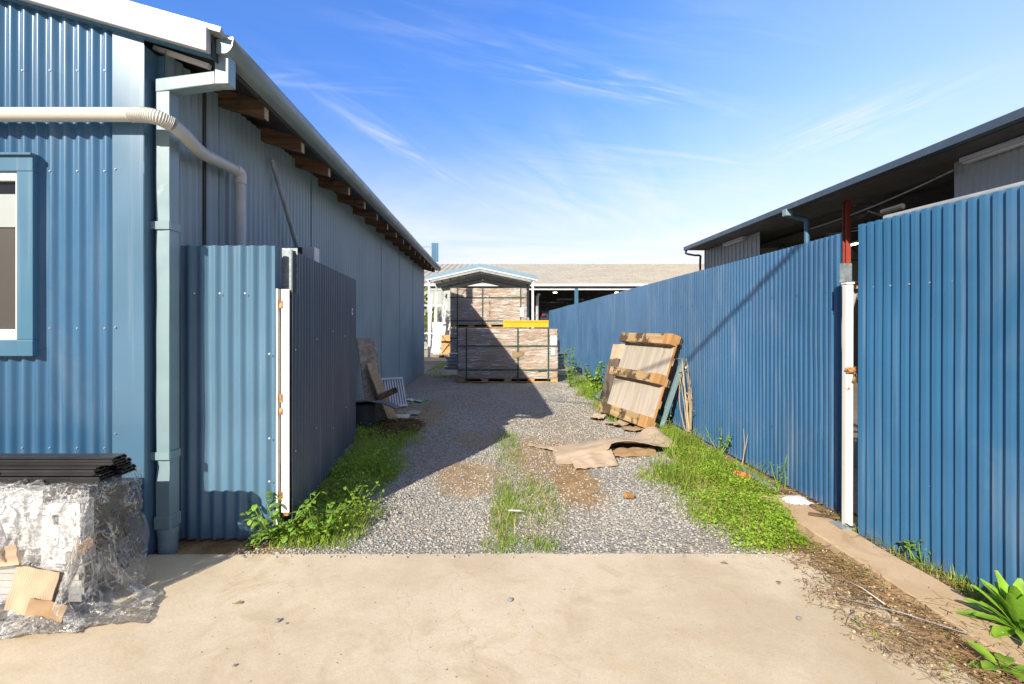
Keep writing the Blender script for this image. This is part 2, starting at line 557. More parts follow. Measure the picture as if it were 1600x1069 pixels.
MT['tree_leaf'] = mat('tree_leaf', (.25, .30, .02), .55, 0., .2, 1., island=.4, trans=.4)
MT['bark'] = wood('bark', (.14, .11, .08), (.07, .05, .04), None, axis=2)


def wrap_core():
    m, t = new_mat('timber_core')
    v = coords(t)
    s = t.n('SeparateXYZ', {0: v})
    g = t.noise(t.n('Mapping', {'Vector': v, 'Scale': (1.2, 1.2, 16.)}).outputs[0], 1.6, 6., .65)
    rows = t.math('FRACT', t.math('MULTIPLY', s.outputs[2], 8.))
    line = t.ramp(t.math('ABSOLUTE', t.math('SUBTRACT', rows, .5)), .44, .49)
    base = t.mix(t.ramp(g, .3, .7), (.42, .26, .15, 1), (.72, .52, .35, 1))
    base = t.mix(t.math('MULTIPLY', line, .6), base, (.16, .09, .05, 1))
    b = t.n('Bump', {'Strength': .4, 'Distance': .01, 'Height': g})
    p = t.n('BsdfPrincipled', {'Base Color': base, 'Roughness': .7, 'Normal': b.outputs[0]})
    t.link(p.outputs[0], t.n('OutputMaterial').inputs[0])
    return m


def film(name, alpha_lo, alpha_hi, sc, stretch, col=(.85, .86, .88), rough=.22, bump=.6, lo=.4, hi=.65, bd=.02):
    """clear plastic film: see-through with milky, creased streaks"""
    m, t = new_mat(name)
    v = coords(t, stretch)
    n = t.noise(v, sc, 7., .62, 1.2)
    f = t.ramp(n, lo, hi, alpha_lo, alpha_hi)
    if name == 'poly':
        n2 = t.noise(coords(t, (1.3, 1.3, .6)), 7., 5., .55, 2.)
        cr = t.math('ABSOLUTE', t.math('SUBTRACT', n2, .5))
        n3 = t.noise(coords(t, (.7, .7, 1.6)), 10., 4., .5, 2.5)
        cr2 = t.math('ABSOLUTE', t.math('SUBTRACT', n3, .47))
        cre = t.math('MAXIMUM', t.ramp(cr, .0, .03, .75, 0.), t.ramp(cr2, .0, .022, .6, 0.))
        f = t.math('MAXIMUM', t.math('MULTIPLY', cre, t.ramp(t.noise(coords(t), 4., 3.), .32, .55)), f)
        n = t.math('ADD', n, t.math('MULTIPLY', cre, .5))
    else:
        big = t.noise(coords(t), 1.3, 4., .6, .5)
        f = t.math('MULTIPLY', f, t.ramp(big, .36, .62, .65, 1.35), clamp=True)
    b = t.n('Bump', {'Strength': bump, 'Distance': bd, 'Height': n})
    df = t.n('BsdfDiffuse', {'Color': c4(col)})
    tl = t.n('BsdfTranslucent', {'Color': c4(col)})
    p = t.n('MixShader', {0: .4, 1: df.outputs[0], 2: tl.outputs[0]})
    tr = t.n('BsdfTransparent', {'Color': (.96, .965, .97, 1)})
    gl = t.n('BsdfGlossy', {'Color': (1, 1, 1, 1), 'Roughness': rough, 'Normal': b.outputs[0]})
    fr = t.n('Fresnel', {'IOR': 1.45, 'Normal': b.outputs[0]})
    a = t.n('MixShader', {0: f, 1: tr.outputs[0], 2: p.outputs[0]})
    c = t.n('MixShader', {0: t.math('MULTIPLY', fr.outputs[0], 1.2, clamp=True), 1: a.outputs[0], 2: gl.outputs[0]})
    t.link(c.outputs[0], t.n('OutputMaterial').inputs[0])
    return m


MT['core'] = wrap_core()
MT['wrap'] = film('wrap', .06, .86, 2.2, (1.1, 1.1, 10.), col=(.86, .82, .78), rough=.2, bump=.6, lo=.42, hi=.70)
MT['poly'] = film('poly', .09, .40, 11., (1, 1, 1), col=(.94, .94, .93), rough=.12, bump=.7, lo=.5, hi=.8, bd=.012)

# ----------------------------------------------------------- camera, light, sky
cam = bpy.data.cameras.new('camera')
co = bpy.data.objects.new('camera', cam)
COL.objects.link(co)
co.location = (0, 0, 1.3)
co.rotation_euler = (R(90), 0, 0)
cam.sensor_width = 36.
cam.lens = 755 / 1600 * 36
cam.shift_x = 29 / 1600
cam.shift_y = -25.5 / 1600
cam.clip_start = .05
cam.clip_end = 3000
S.camera = co

SUN = Vector((.52, 1.0, -.645)).normalized()
sl = bpy.data.lights.new('sun', 'SUN')
sl.energy = 5.0
sl.angle = R(.5)
sl.color = (1., .91, .76)
so = bpy.data.objects.new('sun', sl)
COL.objects.link(so)
so.rotation_euler = SUN.to_track_quat('-Z', 'Y').to_euler()
so.location = (-6, -8, 9)

W = bpy.data.worlds.new('World')
S.world = W
W.use_nodes = True
t = NT(W.node_tree)
sky = t.n('TexSky', sky_type='NISHITA')
sky.sun_disc = False
sky.sun_elevation = math.asin(-SUN.z)
sky.sun_rotation = math.atan2(-SUN.x, -SUN.y)
sky.altitude = 150
sky.air_density = 1.0
sky.dust_density = 0.8
sky.ozone_density = 3.0
gen = t.n('TexCoord').outputs['Generated']
sp = t.n('SeparateXYZ', {0: gen})
zc = t.math('MAXIMUM', sp.outputs[2], .03)
px = t.math('DIVIDE', sp.outputs[0], zc)
py = t.math('DIVIDE', sp.outputs[1], zc)
pl = t.n('CombineXYZ', {0: px, 1: py, 2: 0.}).outputs[0]


def wisp(cx, cy, ang, ln, wd, sc, amount, lo=.42, hi=.75):
    c, s_ = math.cos(R(ang)), math.sin(R(ang))
    dx, dy = t.math('SUBTRACT', px, cx), t.math('SUBTRACT', py, cy)
    a = t.math('ADD', t.math('MULTIPLY', dx, c), t.math('MULTIPLY', dy, s_))
    b = t.math('SUBTRACT', t.math('MULTIPLY', dy, c), t.math('MULTIPLY', dx, s_))
    q = t.math('ADD', t.math('POWER', t.math('ABSOLUTE', t.math('DIVIDE', a, ln)), 2.), t.math('POWER', t.math('ABSOLUTE', t.math('DIVIDE', b, wd)), 2.))
    m = t.math('POWER', 2.718, t.math('MULTIPLY', q, -1.))
    v = t.n('CombineXYZ', {0: t.math('MULTIPLY', a, 1.3 * sc), 1: t.math('MULTIPLY', b, 7. * sc), 2: cx}).outputs[0]
    n = t.ramp(t.noise(v, 1.6, 8., .54, .7), lo, hi + .06)
    return t.math('MULTIPLY', t.math('MULTIPLY', m, n), amount)


f = None
for args in ((.45, 1.98, 21, .55, .10, 1.1, .60), (.10, 1.78, 24, .6, .14, .9, .22), (-.2, 1.45, 15, .8, .14, .9, .14), (.55, 1.60, 14, .6, .2, .8, .12), (-.55, 2.62, 70, .62, .08, 1.0, .38, .3, .7),
             (1.80, 2.38, 100, .35, .20, 1., .50, .35, .7), (1.2, 3.1, 20, 1., .5, .5, .30), (-.75, 1.95, 10, .4, .10, 1., .25), (.8, 3.9, 60, 1.6, .8, .4, .22, .35, .7)):
    w_ = wisp(*args)
    f = w_ if f is None else t.math('ADD', f, w_, clamp=True)
z_ = sp.outputs[2]
low = t.ramp(z_, .0, .48, 1., 0.)
veil = t.math('MULTIPLY', t.ramp(t.noise(t.n('Mapping', {'Vector': pl, 'Scale': (.5, .5, 1)}).outputs[0], .8, 6., .6, .6), .3, .72), t.math('MULTIPLY', low, .55))
f = t.math('ADD', f, veil, clamp=True)
f = t.math('ADD', f, t.math('MULTIPLY', t.math('POWER', low, 1.7), .92), clamp=True)
f = t.math('ADD', f, t.ramp(z_, .55, .9, 0., .55), clamp=True)  # unseen overhead veil, added to whiten the fill light in shade
right = t.ramp(t.math('SUBTRACT', sp.outputs[0], t.math('MULTIPLY', z_, .25)), -.05, .75)
f = t.math('ADD', f, t.math('MULTIPLY', right, .32), clamp=True)
# sky gain: visible north boosted, zenith and east raised as added fill light
gain = t.math('ADD', t.math('ADD', t.ramp(sp.outputs[0], -.1, .8, .55, 1.35), t.ramp(z_, .5, .9, 0., .7)), t.math('MULTIPLY', t.math('MULTIPLY', t.ramp(sp.outputs[1], .05, .65), t.ramp(z_, .55, .85, 1., 0.)), t.ramp(z_, .0, .5, .70, 1.65, False)))
hs = t.n('HueSaturation', {'Color': sky.outputs[0], 'Saturation': 1.22, 'Value': gain})
blued = t.mix(1., hs.outputs[0], (.84, .815, 1.04, 1), 'MULTIPLY')
cloudc = t.n('HueSaturation', {'Color': (7.4, 7.45, 8.1, 1), 'Value': t.math('MAXIMUM', t.ramp(z_, .5, .9, 0., .95), t.ramp(t.math('ADD', sp.outputs[1], t.math('MULTIPLY', t.math('MAXIMUM', sp.outputs[0], 0.), .6)), -.1, .5, .35, 1.))})
skyc = t.mix(f, blued, cloudc.outputs[0])
bg = t.n('Background', {'Color': skyc, 'Strength': .088})
t.link(bg.outputs[0], t.n('OutputWorld').inputs[0])

S.view_settings.view_transform = 'Standard'
S.view_settings.look = 'None'
S.view_settings.exposure = .62
S.view_settings.gamma = 1.
S.render.engine = 'CYCLES'
S.cycles.use_denoising = True
S.cycles.max_bounces = 10
S.cycles.transparent_max_bounces = 24
S.cycles.sample_clamp_indirect = 8.

# ============================================================== small shared parts
def screw_mesh():
    me = bpy.data.meshes.new('screw')
    vs, fs = [], []
    for (r, z) in ((.0060, 0), (.0060, .0015), (.0038, .0017), (.0038, .005)):
        for k in range(6):
            vs.append((r * math.cos(k * PI / 3), r * math.sin(k * PI / 3), z))
    for i in range(3):
        for k in range(6):
            fs.append((i * 6 + k, i * 6 + (k + 1) % 6, (i + 1) * 6 + (k + 1) % 6, (i + 1) * 6 + k))
    fs.append(tuple(range(18, 24)))
    me.from_pydata(vs, [], fs)
    return me


SCREW = {}


def screw(parent, p, n, key='galv_dull'):
    if key not in SCREW:
        me = screw_mesh()
        me.materials.append(MT[key])
        SCREW[key] = me
    o = bpy.data.objects.new('screw', SCREW[key])
    COL.objects.link(o)
    o.parent = parent
    r = parent
    o.location = Vector(p) - LOC[r.name]
    o.rotation_euler = Vector(n).to_track_quat('Z', 'Y').to_euler()
    return o


def poly_extr(name, mat_, parent, poly, vec, **k):
    return MB().extrude(poly, vec).build(name, mat_, parent, **k)


# ============================================================== left shed
FY = 2.70            # front wall plane
WX = -1.91           # lane side wall plane
shed = thing('metal_shed', 'blue corrugated iron shed with white rake trim and timber rafter tails along the lane', 'shed', (-4, 6, 0))
rake = lambda x: 2.79 + .285 * (-1.563 - x)
fw = MB()
xe = -2.112
xw0, xw1, zw0, zw1 = -3.75, -2.55, 1.15, 2.225     # window hole
full = lambda s: rake(-6.2 + s) + .06
AM = .0105
fw.corr((-6.2, FY, 0), (1, 0, 0), (0, -1, 0), xw0 + 6.2, 0., full, s0=0, amp=AM)
fw.corr((xw1, FY, 0), (1, 0, 0), (0, -1, 0), xe - xw1, .0, lambda s: rake(xw1 + s) + .06, s0=xw1 + 6.2, rows=9, wob=.002, amp=AM)
fw.corr((xw0, FY, 0), (1, 0, 0), (0, -1, 0), xw1 - xw0, 0., zw0, s0=xw0 + 6.2, amp=AM)
fw.corr((xw0, FY, 0), (1, 0, 0), (0, -1, 0), xw1 - xw0, zw1, lambda s: rake(xw0 + s) + .06, s0=xw0 + 6.2, amp=AM)
fw.build('front_wall', MT['wall_blue'], shed, smooth=True, auto=50)
MB().corr((WX, 2.80, 0), (0, 1, 0), (1, 0, 0), 10.5, 0., 2.90, pitch=.0762, amp=.008, per=8, rows=6, wob=.003).build('side_wall', MT['side_grey'], shed, smooth=True, auto=50)
for y in (3.36, 5.06, 6.62, 8.2, 9.8, 11.4):
    MB().box((WX + .0085, y, .02), (WX + .0105, y + .012, 2.82)).build('sheet_lap', MT['side_grey'], shed)
MB().box((WX + .004, 3.165, .1), (WX + .013, 3.195, 2.84)).build('wall_gap', MT['inner_dark'], shed)
MB().box((-6.2, 13.30, 0), (WX, 13.34, 2.95)).build('rear_wall', MT['side_grey'], shed)
MB().extrude([(-6.2, 2.74, 0), (-6.2, 13.30, 0), (-6.2, 13.30, 4.0), (-6.2, 2.74, 4.0)], (.02, 0, 0)).build('rear_side_wall', MT['side_grey'], shed)
# corner flashing: front leaf, return leaf
fl = MB()
fl.grid(3, 14, lambda u, v: (-2.118 + .173 * u, FY - .0125 - .0015 * math.sin(v * 9 + u * 2), .0 + v * (rake(-2.118 + .173 * u) + .05)), .0016)
fl.box((-1.9445, FY - .0115, 0), (-1.9425, FY + .11, 2.86))
fl.box((-1.9425, FY + .096, 0), (WX + .006, FY + .098, 2.86))
fl.build('corner_flashing', MT['flash_blue'], shed, smooth=True, auto=40)
# barge
bz0, bz1 = 2.79, 2.925
MB().extrude([(-1.557, 2.62, bz0), (-1.557, 2.62, bz1), (-6.3, 2.62, bz1 + 4.743 * .285), (-6.3, 2.62, bz0 + 4.743 * .285)], (0, .045, 0)).build('barge_cap', MT['barge'], shed, bevel=.006)
MB().extrude([(-1.556, 2.655, bz0 - .012), (-1.556, 2.655, bz0 - .002), (-6.3, 2.655, bz0 - .002 + 4.744 * .285), (-6.3, 2.655, bz0 - .012 + 4.744 * .285)], (0, .035, 0)).build('barge_lip', MT['trim_blue'], shed)
MB().extrude([(-1.5555, 2.666, 2.775), (-1.5555, 2.745, 2.775), (-1.5555, 2.745, 2.955), (-1.5555, 2.69, 2.975), (-1.5555, 2.666, 2.93)], (.006, 0, 0)).build('barge_return', MT['dark_sheet'], shed)  # dark colour stands for the shade on this side-facing roof end
MB().beam((-1.985, 2.83, 2.925), (-1.66, 2.83, 2.815), .03, .028).build('eave_batten', MT['white_paint'], shed, bevel=.003)
# roof
MB().corr((-1.49, 2.64, 2.925), (0, 1, 0), (.274, 0, .962), 10.85, 0., 4.95, pitch=.0762, amp=.008, per=4, rows=1, wob=0, up=(-.962, 0, .274), th=.03).build('roof', MT['galv_dull'], shed)
# rafter tails
for k in range(16):
    y = 3.34 + .642 * k
    MB().extrude([(-1.585, y, 2.735 + rnd.uniform(-.006, .006)), (-1.585, y, 2.855), (-2.15, y, 3.01), (-2.15, y, 2.89)], (0, .05, 0)).build('rafter', MT['rafter'], shed, bevel=.004)
    MB().box((-1.5845, y - .001, 2.735), (-1.578, y + .051, 2.812)).build('rafter_end', MT['rafter_end'], shed)
# gutter (quad profile, open top)
gp = [(-1.548, 2.90), (-1.548, 2.822), (-1.500, 2.822), (-1.487, 2.826), (-1.470, 2.842), (-1.459, 2.862), (-1.455, 2.885), (-1.452, 2.905), (-1.456, 2.914), (-1.463, 2.914), (-1.463, 2.905)]
gm = MB()
ny = 22
for i in range(ny + 1):
    y = 2.70 + 10.72 * i / ny
    for (x, z) in gp:
        gm.v.append(Vector((x + .003 * sm_noise(y * 1.3, 1), y, z + .005 * sm_noise(y * .8, 7) * (i > 0))))
ng = len(gp)
for i in range(ny):
    for k in range(ng - 1):
        gm.f.append((i * ng + k, (i + 1) * ng + k, (i + 1) * ng + k + 1, i * ng + k + 1))
gut = gm.build('gutter', MT['gutter'], shed, smooth=True, auto=50)
sm = gut.modifiers.new('thick', 'SOLIDIFY')
sm.thickness = .002
MB().extrude([(x, 2.6985, z) for x, z in gp[:9]], (0, .003, 0)).build('gutter_stop_end', MT['downpipe'], shed)
MB().box((-1.574, 2.76, 2.815), (-1.5495, 13.35, 2.925)).build('fascia_board', MT['dark_sheet'], shed)
# eave lining between rafters
MB().extrude([(-1.60, 2.78, 2.898), (-1.60, 2.78, 2.912), (-2.10, 2.78, 3.05), (-2.10, 2.78, 3.036)], (0, 10.5, 0)).build('eave_lining', MT['dark_sheet'], shed)
# downpipe (square section)
dp = MB()
dp.box((-1.571, 2.722, 2.664), (-1.492, 2.80, 2.83))
dp.extrude([(-1.5715, 2.7235, 2.664), (-1.5715, 2.7235, 2.738), (-1.921, 2.7415, 2.702), (-1.921, 2.7415, 2.626)], (0, .079, 0))
dp.build('downpipe_offset', MT['downpipe'], shed, bevel=.005)
dd = MB()
nd = 26
for i in range(nd + 1):
    z = .21 + 2.45 * i / nd
    dent = .012 * math.exp(-((z - .50) / .05) ** 2) + .006 * math.exp(-((z - 1.9) / .1) ** 2) + .004 * sm_noise(z * 3, 5)
    for (x, y) in ((-1.918, 2.745 + dent), (-1.88, 2.745 + dent * 1.4), (-1.842, 2.745 + dent * .4), (-1.842, 2.785), (-1.842, 2.83), (-1.918, 2.83)):
        dd.v.append(Vector((x, y, z)))
for i in range(nd):
    for k in range(6):
        k2 = (k + 1) % 6
        dd.f.append((i * 6 + k, i * 6 + k2, (i + 1) * 6 + k2, (i + 1) * 6 + k))
dd.f.append(tuple(reversed(range(6))))
dd.f.append(tuple(range(nd * 6, nd * 6 + 6)))
dd.build('downpipe', MT['downpipe'], shed, smooth=True, auto=35)
for z in (1.87, .56):
    b = MB().box((-1.945, 2.738, z - .022), (-1.838, 2.742, z + .022)).box((-1.8385, 2.742, z - .022), (-1.835, 2.835, z + .022)).box((-1.962, 2.722, z - .026), (-1.944, 2.742, z + .026))
    b.build('pipe_bracket', MT['downpipe'], shed)
    screw(shed, (-1.952, 2.721, z), (0, -1, 0))
MB().box((-1.926, 2.737, .14), (-1.832, 2.838, .215)).build('pipe_collar', MT['downpipe'], shed, bevel=.006)
MB().tube([(-1.879, 2.79, -.05), (-1.879, 2.79, .10), (-1.879, 2.79, .101), (-1.879, 2.79, .14)], [.05, .05, .055, .055], 20).build('drain_stub', MT['downpipe'], shed, smooth=True, auto=40)
# cream pvc pipe across the front then round the corner
MB().tube([(-6.2, 2.625, 2.447), (-4, 2.624, 2.446), (-1.965, 2.622, 2.445)], .0375, 20).build('waste_pipe', MT['pvc'], shed, smooth=True, auto=40)
flex = catmull([(-1.965, 2.622, 2.445), (-1.90, 2.622, 2.444), (-1.83, 2.632, 2.434), (-1.782, 2.68, 2.415)], 22)
MB().tube(flex, [.0385 + .0032 * (i % 3 == 0) for i in range(len(flex))], 18).build('ribbed_hose', MT['pvc'], shed, smooth=True, auto=60)
sw = catmull([(-1.782, 2.68, 2.415), (-1.768, 2.76, 2.392), (-1.778, 2.86, 2.372), (-1.80, 2.98, 2.368), (-1.822, 3.12, 2.385)], 8)
MB().tube(sw, .0385, 18).build('pipe_bend', MT['pvc_grey'], shed, smooth=True, auto=60)
MB().tube([(-1.822, 3.12, 2.385), (-1.825, 3.43, 2.405)], .0365, 18).build('pipe_run', MT['pvc_grey'], shed, smooth=True, auto=40)
MB().tube(catmull([(-1.825, 3.40, 2.403), (-1.825, 3.455, 2.405), (-1.825, 3.48, 2.38), (-1.825, 3.48, 2.32)], 6), .042, 18).build('pipe_elbow', MT['pvc'], shed, smooth=True, auto=60)
MB().tube([(-1.825, 3.48, 2.33), (-1.825, 3.48, 0.)], .036, 18).build('pipe_drop', MT['pvc_grey'], shed, smooth=True, auto=40)
# window
win = MB()
for lo, hi in (((-3.80, 2.655, 2.150), (-2.532, 2.705, 2.243)), ((-3.80, 2.655, 1.132), (-2.532, 2.705, 1.222)),
               ((-2.622, 2.656, 1.222), (-2.532, 2.705, 2.150)), ((-3.80, 2.656, 1.222), (-3.71, 2.705, 2.150))):
    win.box(lo, hi)
wn = win.build('window', MT['trim_blue'], shed, bevel=.004)
MB().box((-3.83, 2.638, 2.235), (-2.528, 2.71, 2.247)).build('head_flashing', MT['trim_blue'], wn)
sa = MB()
for lo, hi in (((-3.71, 2.672, 2.103), (-2.6225, 2.70, 2.1495)), ((-3.71, 2.672, 1.2225), (-2.6225, 2.70, 1.28)), ((-2.645, 2.673, 1.28), (-2.6225, 2.70, 2.103)), ((-3.71, 2.673, 1.28), (-3.68, 2.70, 2.103))):
    sa.box(lo, hi)
sa.build('sash_frame', MT['white_alu'], wn, bevel=.003)
MB().box((-3.70, 2.690, 1.26), (-2.63, 2.694, 1.845)).build('insect_screen', MT['mesh_screen'], wn)
MB().box((-3.70, 2.7, 1.25), (-2.63, 2.704, 2.12)).build('pane', MT['glass_dark'], wn)
MB().box((-3.70, 2.682, 1.847), (-2.63, 2.686, 2.03)).build('blind', MT['blind'], wn)
for z in (.62, 1.285, 2.16, 2.72):
    for k in range(5):
        screw(shed, (-2.164 - .0762 * k * 2, FY - .0105, z), (0, -1, 0))
for z in (.70, 1.29, 2.17):
    screw(shed, (-2.10, FY - .015, z), (0, -1, 0))

# sign panel standing on the shed roof edge
sg = thing('roof_sign', 'small dark blue panel on a thin frame at the shed roof end', 'sign panel', (-1.75, 13., 2.95))
MB().box((-1.66, 12.95, 3.02), (-1.48, 13.0, 3.52)).build('panel', MT['trim_blue'], sg, bevel=.004)
MB().tube([(-1.65, 12.98, 3.44), (-1.98, 13.0, 3.05)], .012, 6).tube([(-1.65, 12.98, 3.42), (-1.9, 13.0, 3.42)], .01, 6).tube([(-1.62, 12.98, 2.92), (-1.62, 12.98, 3.03)], .02, 6).build('stay', MT['galv_dull'], sg)

# conduit leaning on the wall
cd = MB().tube([(-1.868, 4.07, 2.70), (-1.80, 4.44, 2.01), (-1.60, 5.52, 0.0)], .02, 12).build('leaning_pole', MT['galv_dull'], smooth=True, auto=40)
tag(cd, 'thin grey pipe leaning against the shed side wall above the gate', 'pipe')

# ============================================================== left fixed panel + gate leaf
fp = thing('fence_panel', 'pale blue corrugated fence panel fixed beside the downpipe, shadowed along its left edge', 'fence panel', (-1.6, 2.93, 0))
MB().corr((-1.896, 2.93, 0), (1, 0, 0), (0, -1, 0), .572, .008, 1.786, amp=.0105, per=12, rows=8, wob=.004, s0=.02).build('sheet', MT['panel_blue'], fp, smooth=True, auto=50)
MB().box((-1.3225, 2.934, .0), (-1.309, 2.975, 1.525)).build('edge_post', MT['white_steel'], fp, bevel=.002)
MB().box((-1.322, 3.02, 1.50), (-1.225, 3.025, 1.785)).build('cover_plate', MT['galv_plate'], fp)
for z in (.28, 1.48):
    MB().box((-1.90, 2.95, z), (-1.33, 2.985, z + .04)).build('rail', MT['galv_dull'], fp)
MB().tube([(-1.87, 3.0, -.05), (-1.87, 3.0, .06)], .04, 14).build('post_sleeve', MT['pvc_grey'], fp, smooth=True, auto=40)
for x in (-1.805, -1.652, -1.500):
    screw(fp, (x, 2.918, 1.495), (0, -1, 0), 'white_paint')
for z in (.36, .62, 1.13):
    screw(fp, (-1.352, 2.916, z), (0, -1, 0), 'white_paint')
hg = MB().box((-1.308, 2.975, 1.30), (-1.284, 2.98, 1.42)).tube([(-1.297, 2.968, 1.295), (-1.297, 2.968, 1.425)], .006, 8)
hg.build('hinge', MT['galv'], fp)
hg = MB().box((-1.308, 2.975, .33), (-1.284, 2.98, .45)).tube([(-1.297, 2.968, .325), (-1.297, 2.968, .455)], .006, 8)
hg.build('hinge', MT['galv'], fp)

gA, gB = Vector((-1.236, 2.950, 0)), Vector((-1.536, 5.37, 0))
gd = (gB - gA).normalized()
gn = Vector((gd.y, -gd.x, 0))       # facing +X
gl = thing('swing_gate', 'dark navy corrugated gate leaf swung open into the lane beside the shed', 'gate', gA)
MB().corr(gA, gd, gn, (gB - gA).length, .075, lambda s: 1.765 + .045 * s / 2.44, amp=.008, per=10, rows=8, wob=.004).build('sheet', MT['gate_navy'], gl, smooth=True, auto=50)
st = MB()
st.box((-1.288, 2.934, .165), (-1.240, 2.939, 1.522))
st.box((-1.288, 2.939, .165), (-1.284, 2.985, 1.522))
st.build('stile', MT['white_steel'], gl)
fr = MB()
for z in (.16, .85, 1.5):
    fr.beam(gA - gn * .03 + Vector((0, 0, z)), gB - gn * .03 + Vector((0, 0, z)), .03, .04)
fr.beam(gB - gn * .03 + Vector((0, 0, .1)), gB - gn * .03 + Vector((0, 0, 1.7)), .03, .03, up=(1, 0, 0))
fr.build('gate_frame', MT['rust'], gl)
for z in (.27, .78, .86, 1.43):
    rp = MB()
    rp.cbox((-1.290, 2.934, z), (.018, .01, rnd.uniform(.02, .05)), (0, 0, rnd.uniform(-.3, .3)))
    rp.build('rust_scale', MT['rust'], gl)
pS = gA + gd * 2.18 + gn * .011 + Vector((0, 0, 1.45))
MB().beam(pS - Vector((0, 0, .035)), pS + Vector((0, 0, .035)), .003, .055, up=gd).build('sticker', MT['paper'], gl)
MB().beam(pS + gn * .002 - Vector((0, 0, .012)), pS + gn * .002 + Vector((0, 0, .016)), .002, .02, up=gd).build('sticker_mark', MT['ink'], gl)
for (s, z) in ((.06, 1.15), (.06, .52), (.6, .55), (.62, 1.2), (1.2, .42), (1.2, 1.25), (1.75, 1.2), (1.8, .5)):
    screw(gl, gA + gd * s + gn * .009 + Vector((0, 0, z)), gn, 'white_paint')
mb_ = thing('utility_box', 'small metal box on a short post showing over the open gate', 'box', (-1.56, 4.05, 0))
MB().box((-1.66, 3.98, 1.76), (-1.475, 4.10, 1.95)).build('box_body', MT['barge'], mb_, bevel=.006)
MB().box((-1.655, 3.968, 1.765), (-1.575, 3.979, 1.945)).build('box_door', MT['ink'], mb_)
MB().tube([(-1.57, 4.06, 0), (-1.57, 4.06, 1.77)], .024, 10).build('post', MT['galv_dull'], mb_, smooth=True, auto=40)

# ============================================================== right long fence
FX = 2.37
fe = thing('corrugated_fence', 'long blue ribbed metal fence running down the right side of the lane', 'fence', (FX, 3.3, 0))
top_f = lambda s: 1.93 + .012 * sm_noise(s * .35, 4.)
segs = [(3.29, 6.6), (6.6, 10.1), (10.1, 13.6), (13.6, 17.1), (17.1, 20.6)]
for i, (a, b) in enumerate(segs):
    MB().corr((FX + .0015 * (i % 2), a, 0), (0, 1, 0), (-1, 0, 0), b - a, .02, lambda s, a=a: top_f(a + s), pitch=.056, prof='trap', amp=.017, rows=8, wob=.006, seed=i * 3.).build('sheet', MT['fence_blue'], fe)
for z in (.45, 1.55):
    MB().box((FX + .012, 3.31, z - .03), (FX + .05, 20.6, z + .03)).build('rail', MT['galv_dull'], fe)
for i in range(8):
    MB().box((FX + .052, 3.5 + i * 2.4, 0), (FX + .112, 3.56 + i * 2.4, 1.85)).build('post', MT['galv_dull'], fe)
for i in range(22):
    screw(fe, (FX - .017, 3.42 + i * .33, 1.545 + rnd.uniform(-.01, .01)), (-1, 0, 0), 'fence_blue')
for i in range(10):
    screw(fe, (FX - .017, 3.42 + i * .66, .45 + rnd.uniform(-.01, .01)), (-1, 0, 0), 'fence_blue')

# near right leaf
rA = Vector((2.235, 2.965, 0))
rd = Vector((.234, -.972, 0)).normalized()
rn = Vector((rd.y, -rd.x, 0))       # facing -X side
rl = thing('sliding_gate', 'nearest blue ribbed gate panel at the right edge with a grey pipe along its top', 'gate', rA)
MB().corr(rA, rd, rn, 3.3, -.06, lambda s: 1.915 + .03 * s, pitch=.0505, prof='trap', amp=.020, rows=10, wob=.005, seed=9.).build('sheet', MT['leaf_blue'], rl)
bk = -rn * .06
MB().tube([rA + rd * .12 + bk + Vector((0, 0, 1.935)), rA + rd * 3.2 + bk + Vector((0, 0, 2.03))], .019, 12).build('top_rail', MT['galv_dull'], rl, smooth=True, auto=40)
MB().tube([rA + rd * .10 + bk + Vector((0, 0, 1.975)), rA + rd * .22 + bk + Vector((0, 0, 1.985))], .016, 12).build('roller', MT['dark_steel'], rl, smooth=True, auto=40)
MB().beam(rA + rd * .16 + bk + Vector((0, 0, 1.80)), rA + rd * .16 + bk + Vector((0, 0, 1.93)), .05, .05, up=rd).build('rail_bracket', MT['galv_dull'], rl)
for z in (.4, 1.53):
    MB().beam(rA + rd * .03 - rn * .03 + Vector((0, 0, z)), rA + rd * 3.2 - rn * .03 + Vector((0, 0, z)), .03, .05).build('rail', MT['galv_dull'], rl)
for k in range(12):
    s = .095 + .0505 * 2 * k
    screw(rl, rA + rd * s + rn * .001 + Vector((0, 0, 1.53)), rn, 'galv_dull')
    if k > 2:
        screw(rl, rA + rd * s + rn * .001 + Vector((0, 0, .42 + .008 * k)), rn, 'galv_dull')

# white post between
wp = thing('gate_post', 'white painted steel gate post with rusty chain latch in the right fence gap', 'gate post', (2.22, 3.05, 0))
MB().extrude([(2.212, 3.03, -.02), (2.258, 3.03, -.02), (2.258, 3.076, -.02), (2.212, 3.076, -.02)], (.004, 0, 1.58)).build('post', MT['white_steel'], wp, bevel=.008)
MB().box((2.213, 3.026, 1.5605), (2.266, 3.080, 1.572)).build('post_cap', MT['white_steel'], wp, bevel=.004)
MB().box((2.16, 2.99, .034), (2.30, 3.11, .044)).build('base_plate', MT['galv_dull'], wp)
MB().box((2.222, 3.10, 1.58), (2.30, 3.105, 1.70)).box((2.222, 3.04, 1.5725), (2.29, 3.11, 1.58)).build('guide_plate', MT['galv_plate'], wp)
ch = MB()
pts = catmull([(2.205, 3.02, 1.03), (2.225, 3.014, 1.015), (2.248, 3.012, 1.02), (2.268, 3.02, 1.04)], 4)
for i, p in enumerate(pts[:-1]):
    q = pts[i + 1]
    d = (q - p)
    ax = d.cross(Vector((0, 1, 0) if i % 2 else (0, 0, 1))).normalized()
    c = (p + q) / 2
    ring = [c + d.normalized() * math.cos(2 * PI * k / 12) * .012 + ax * math.sin(2 * PI * k / 12) * .007 for k in range(13)]
    ch.tube(ring, .0026, 5, caps=False)
ch.build('chain', MT['rust'], wp, smooth=True)
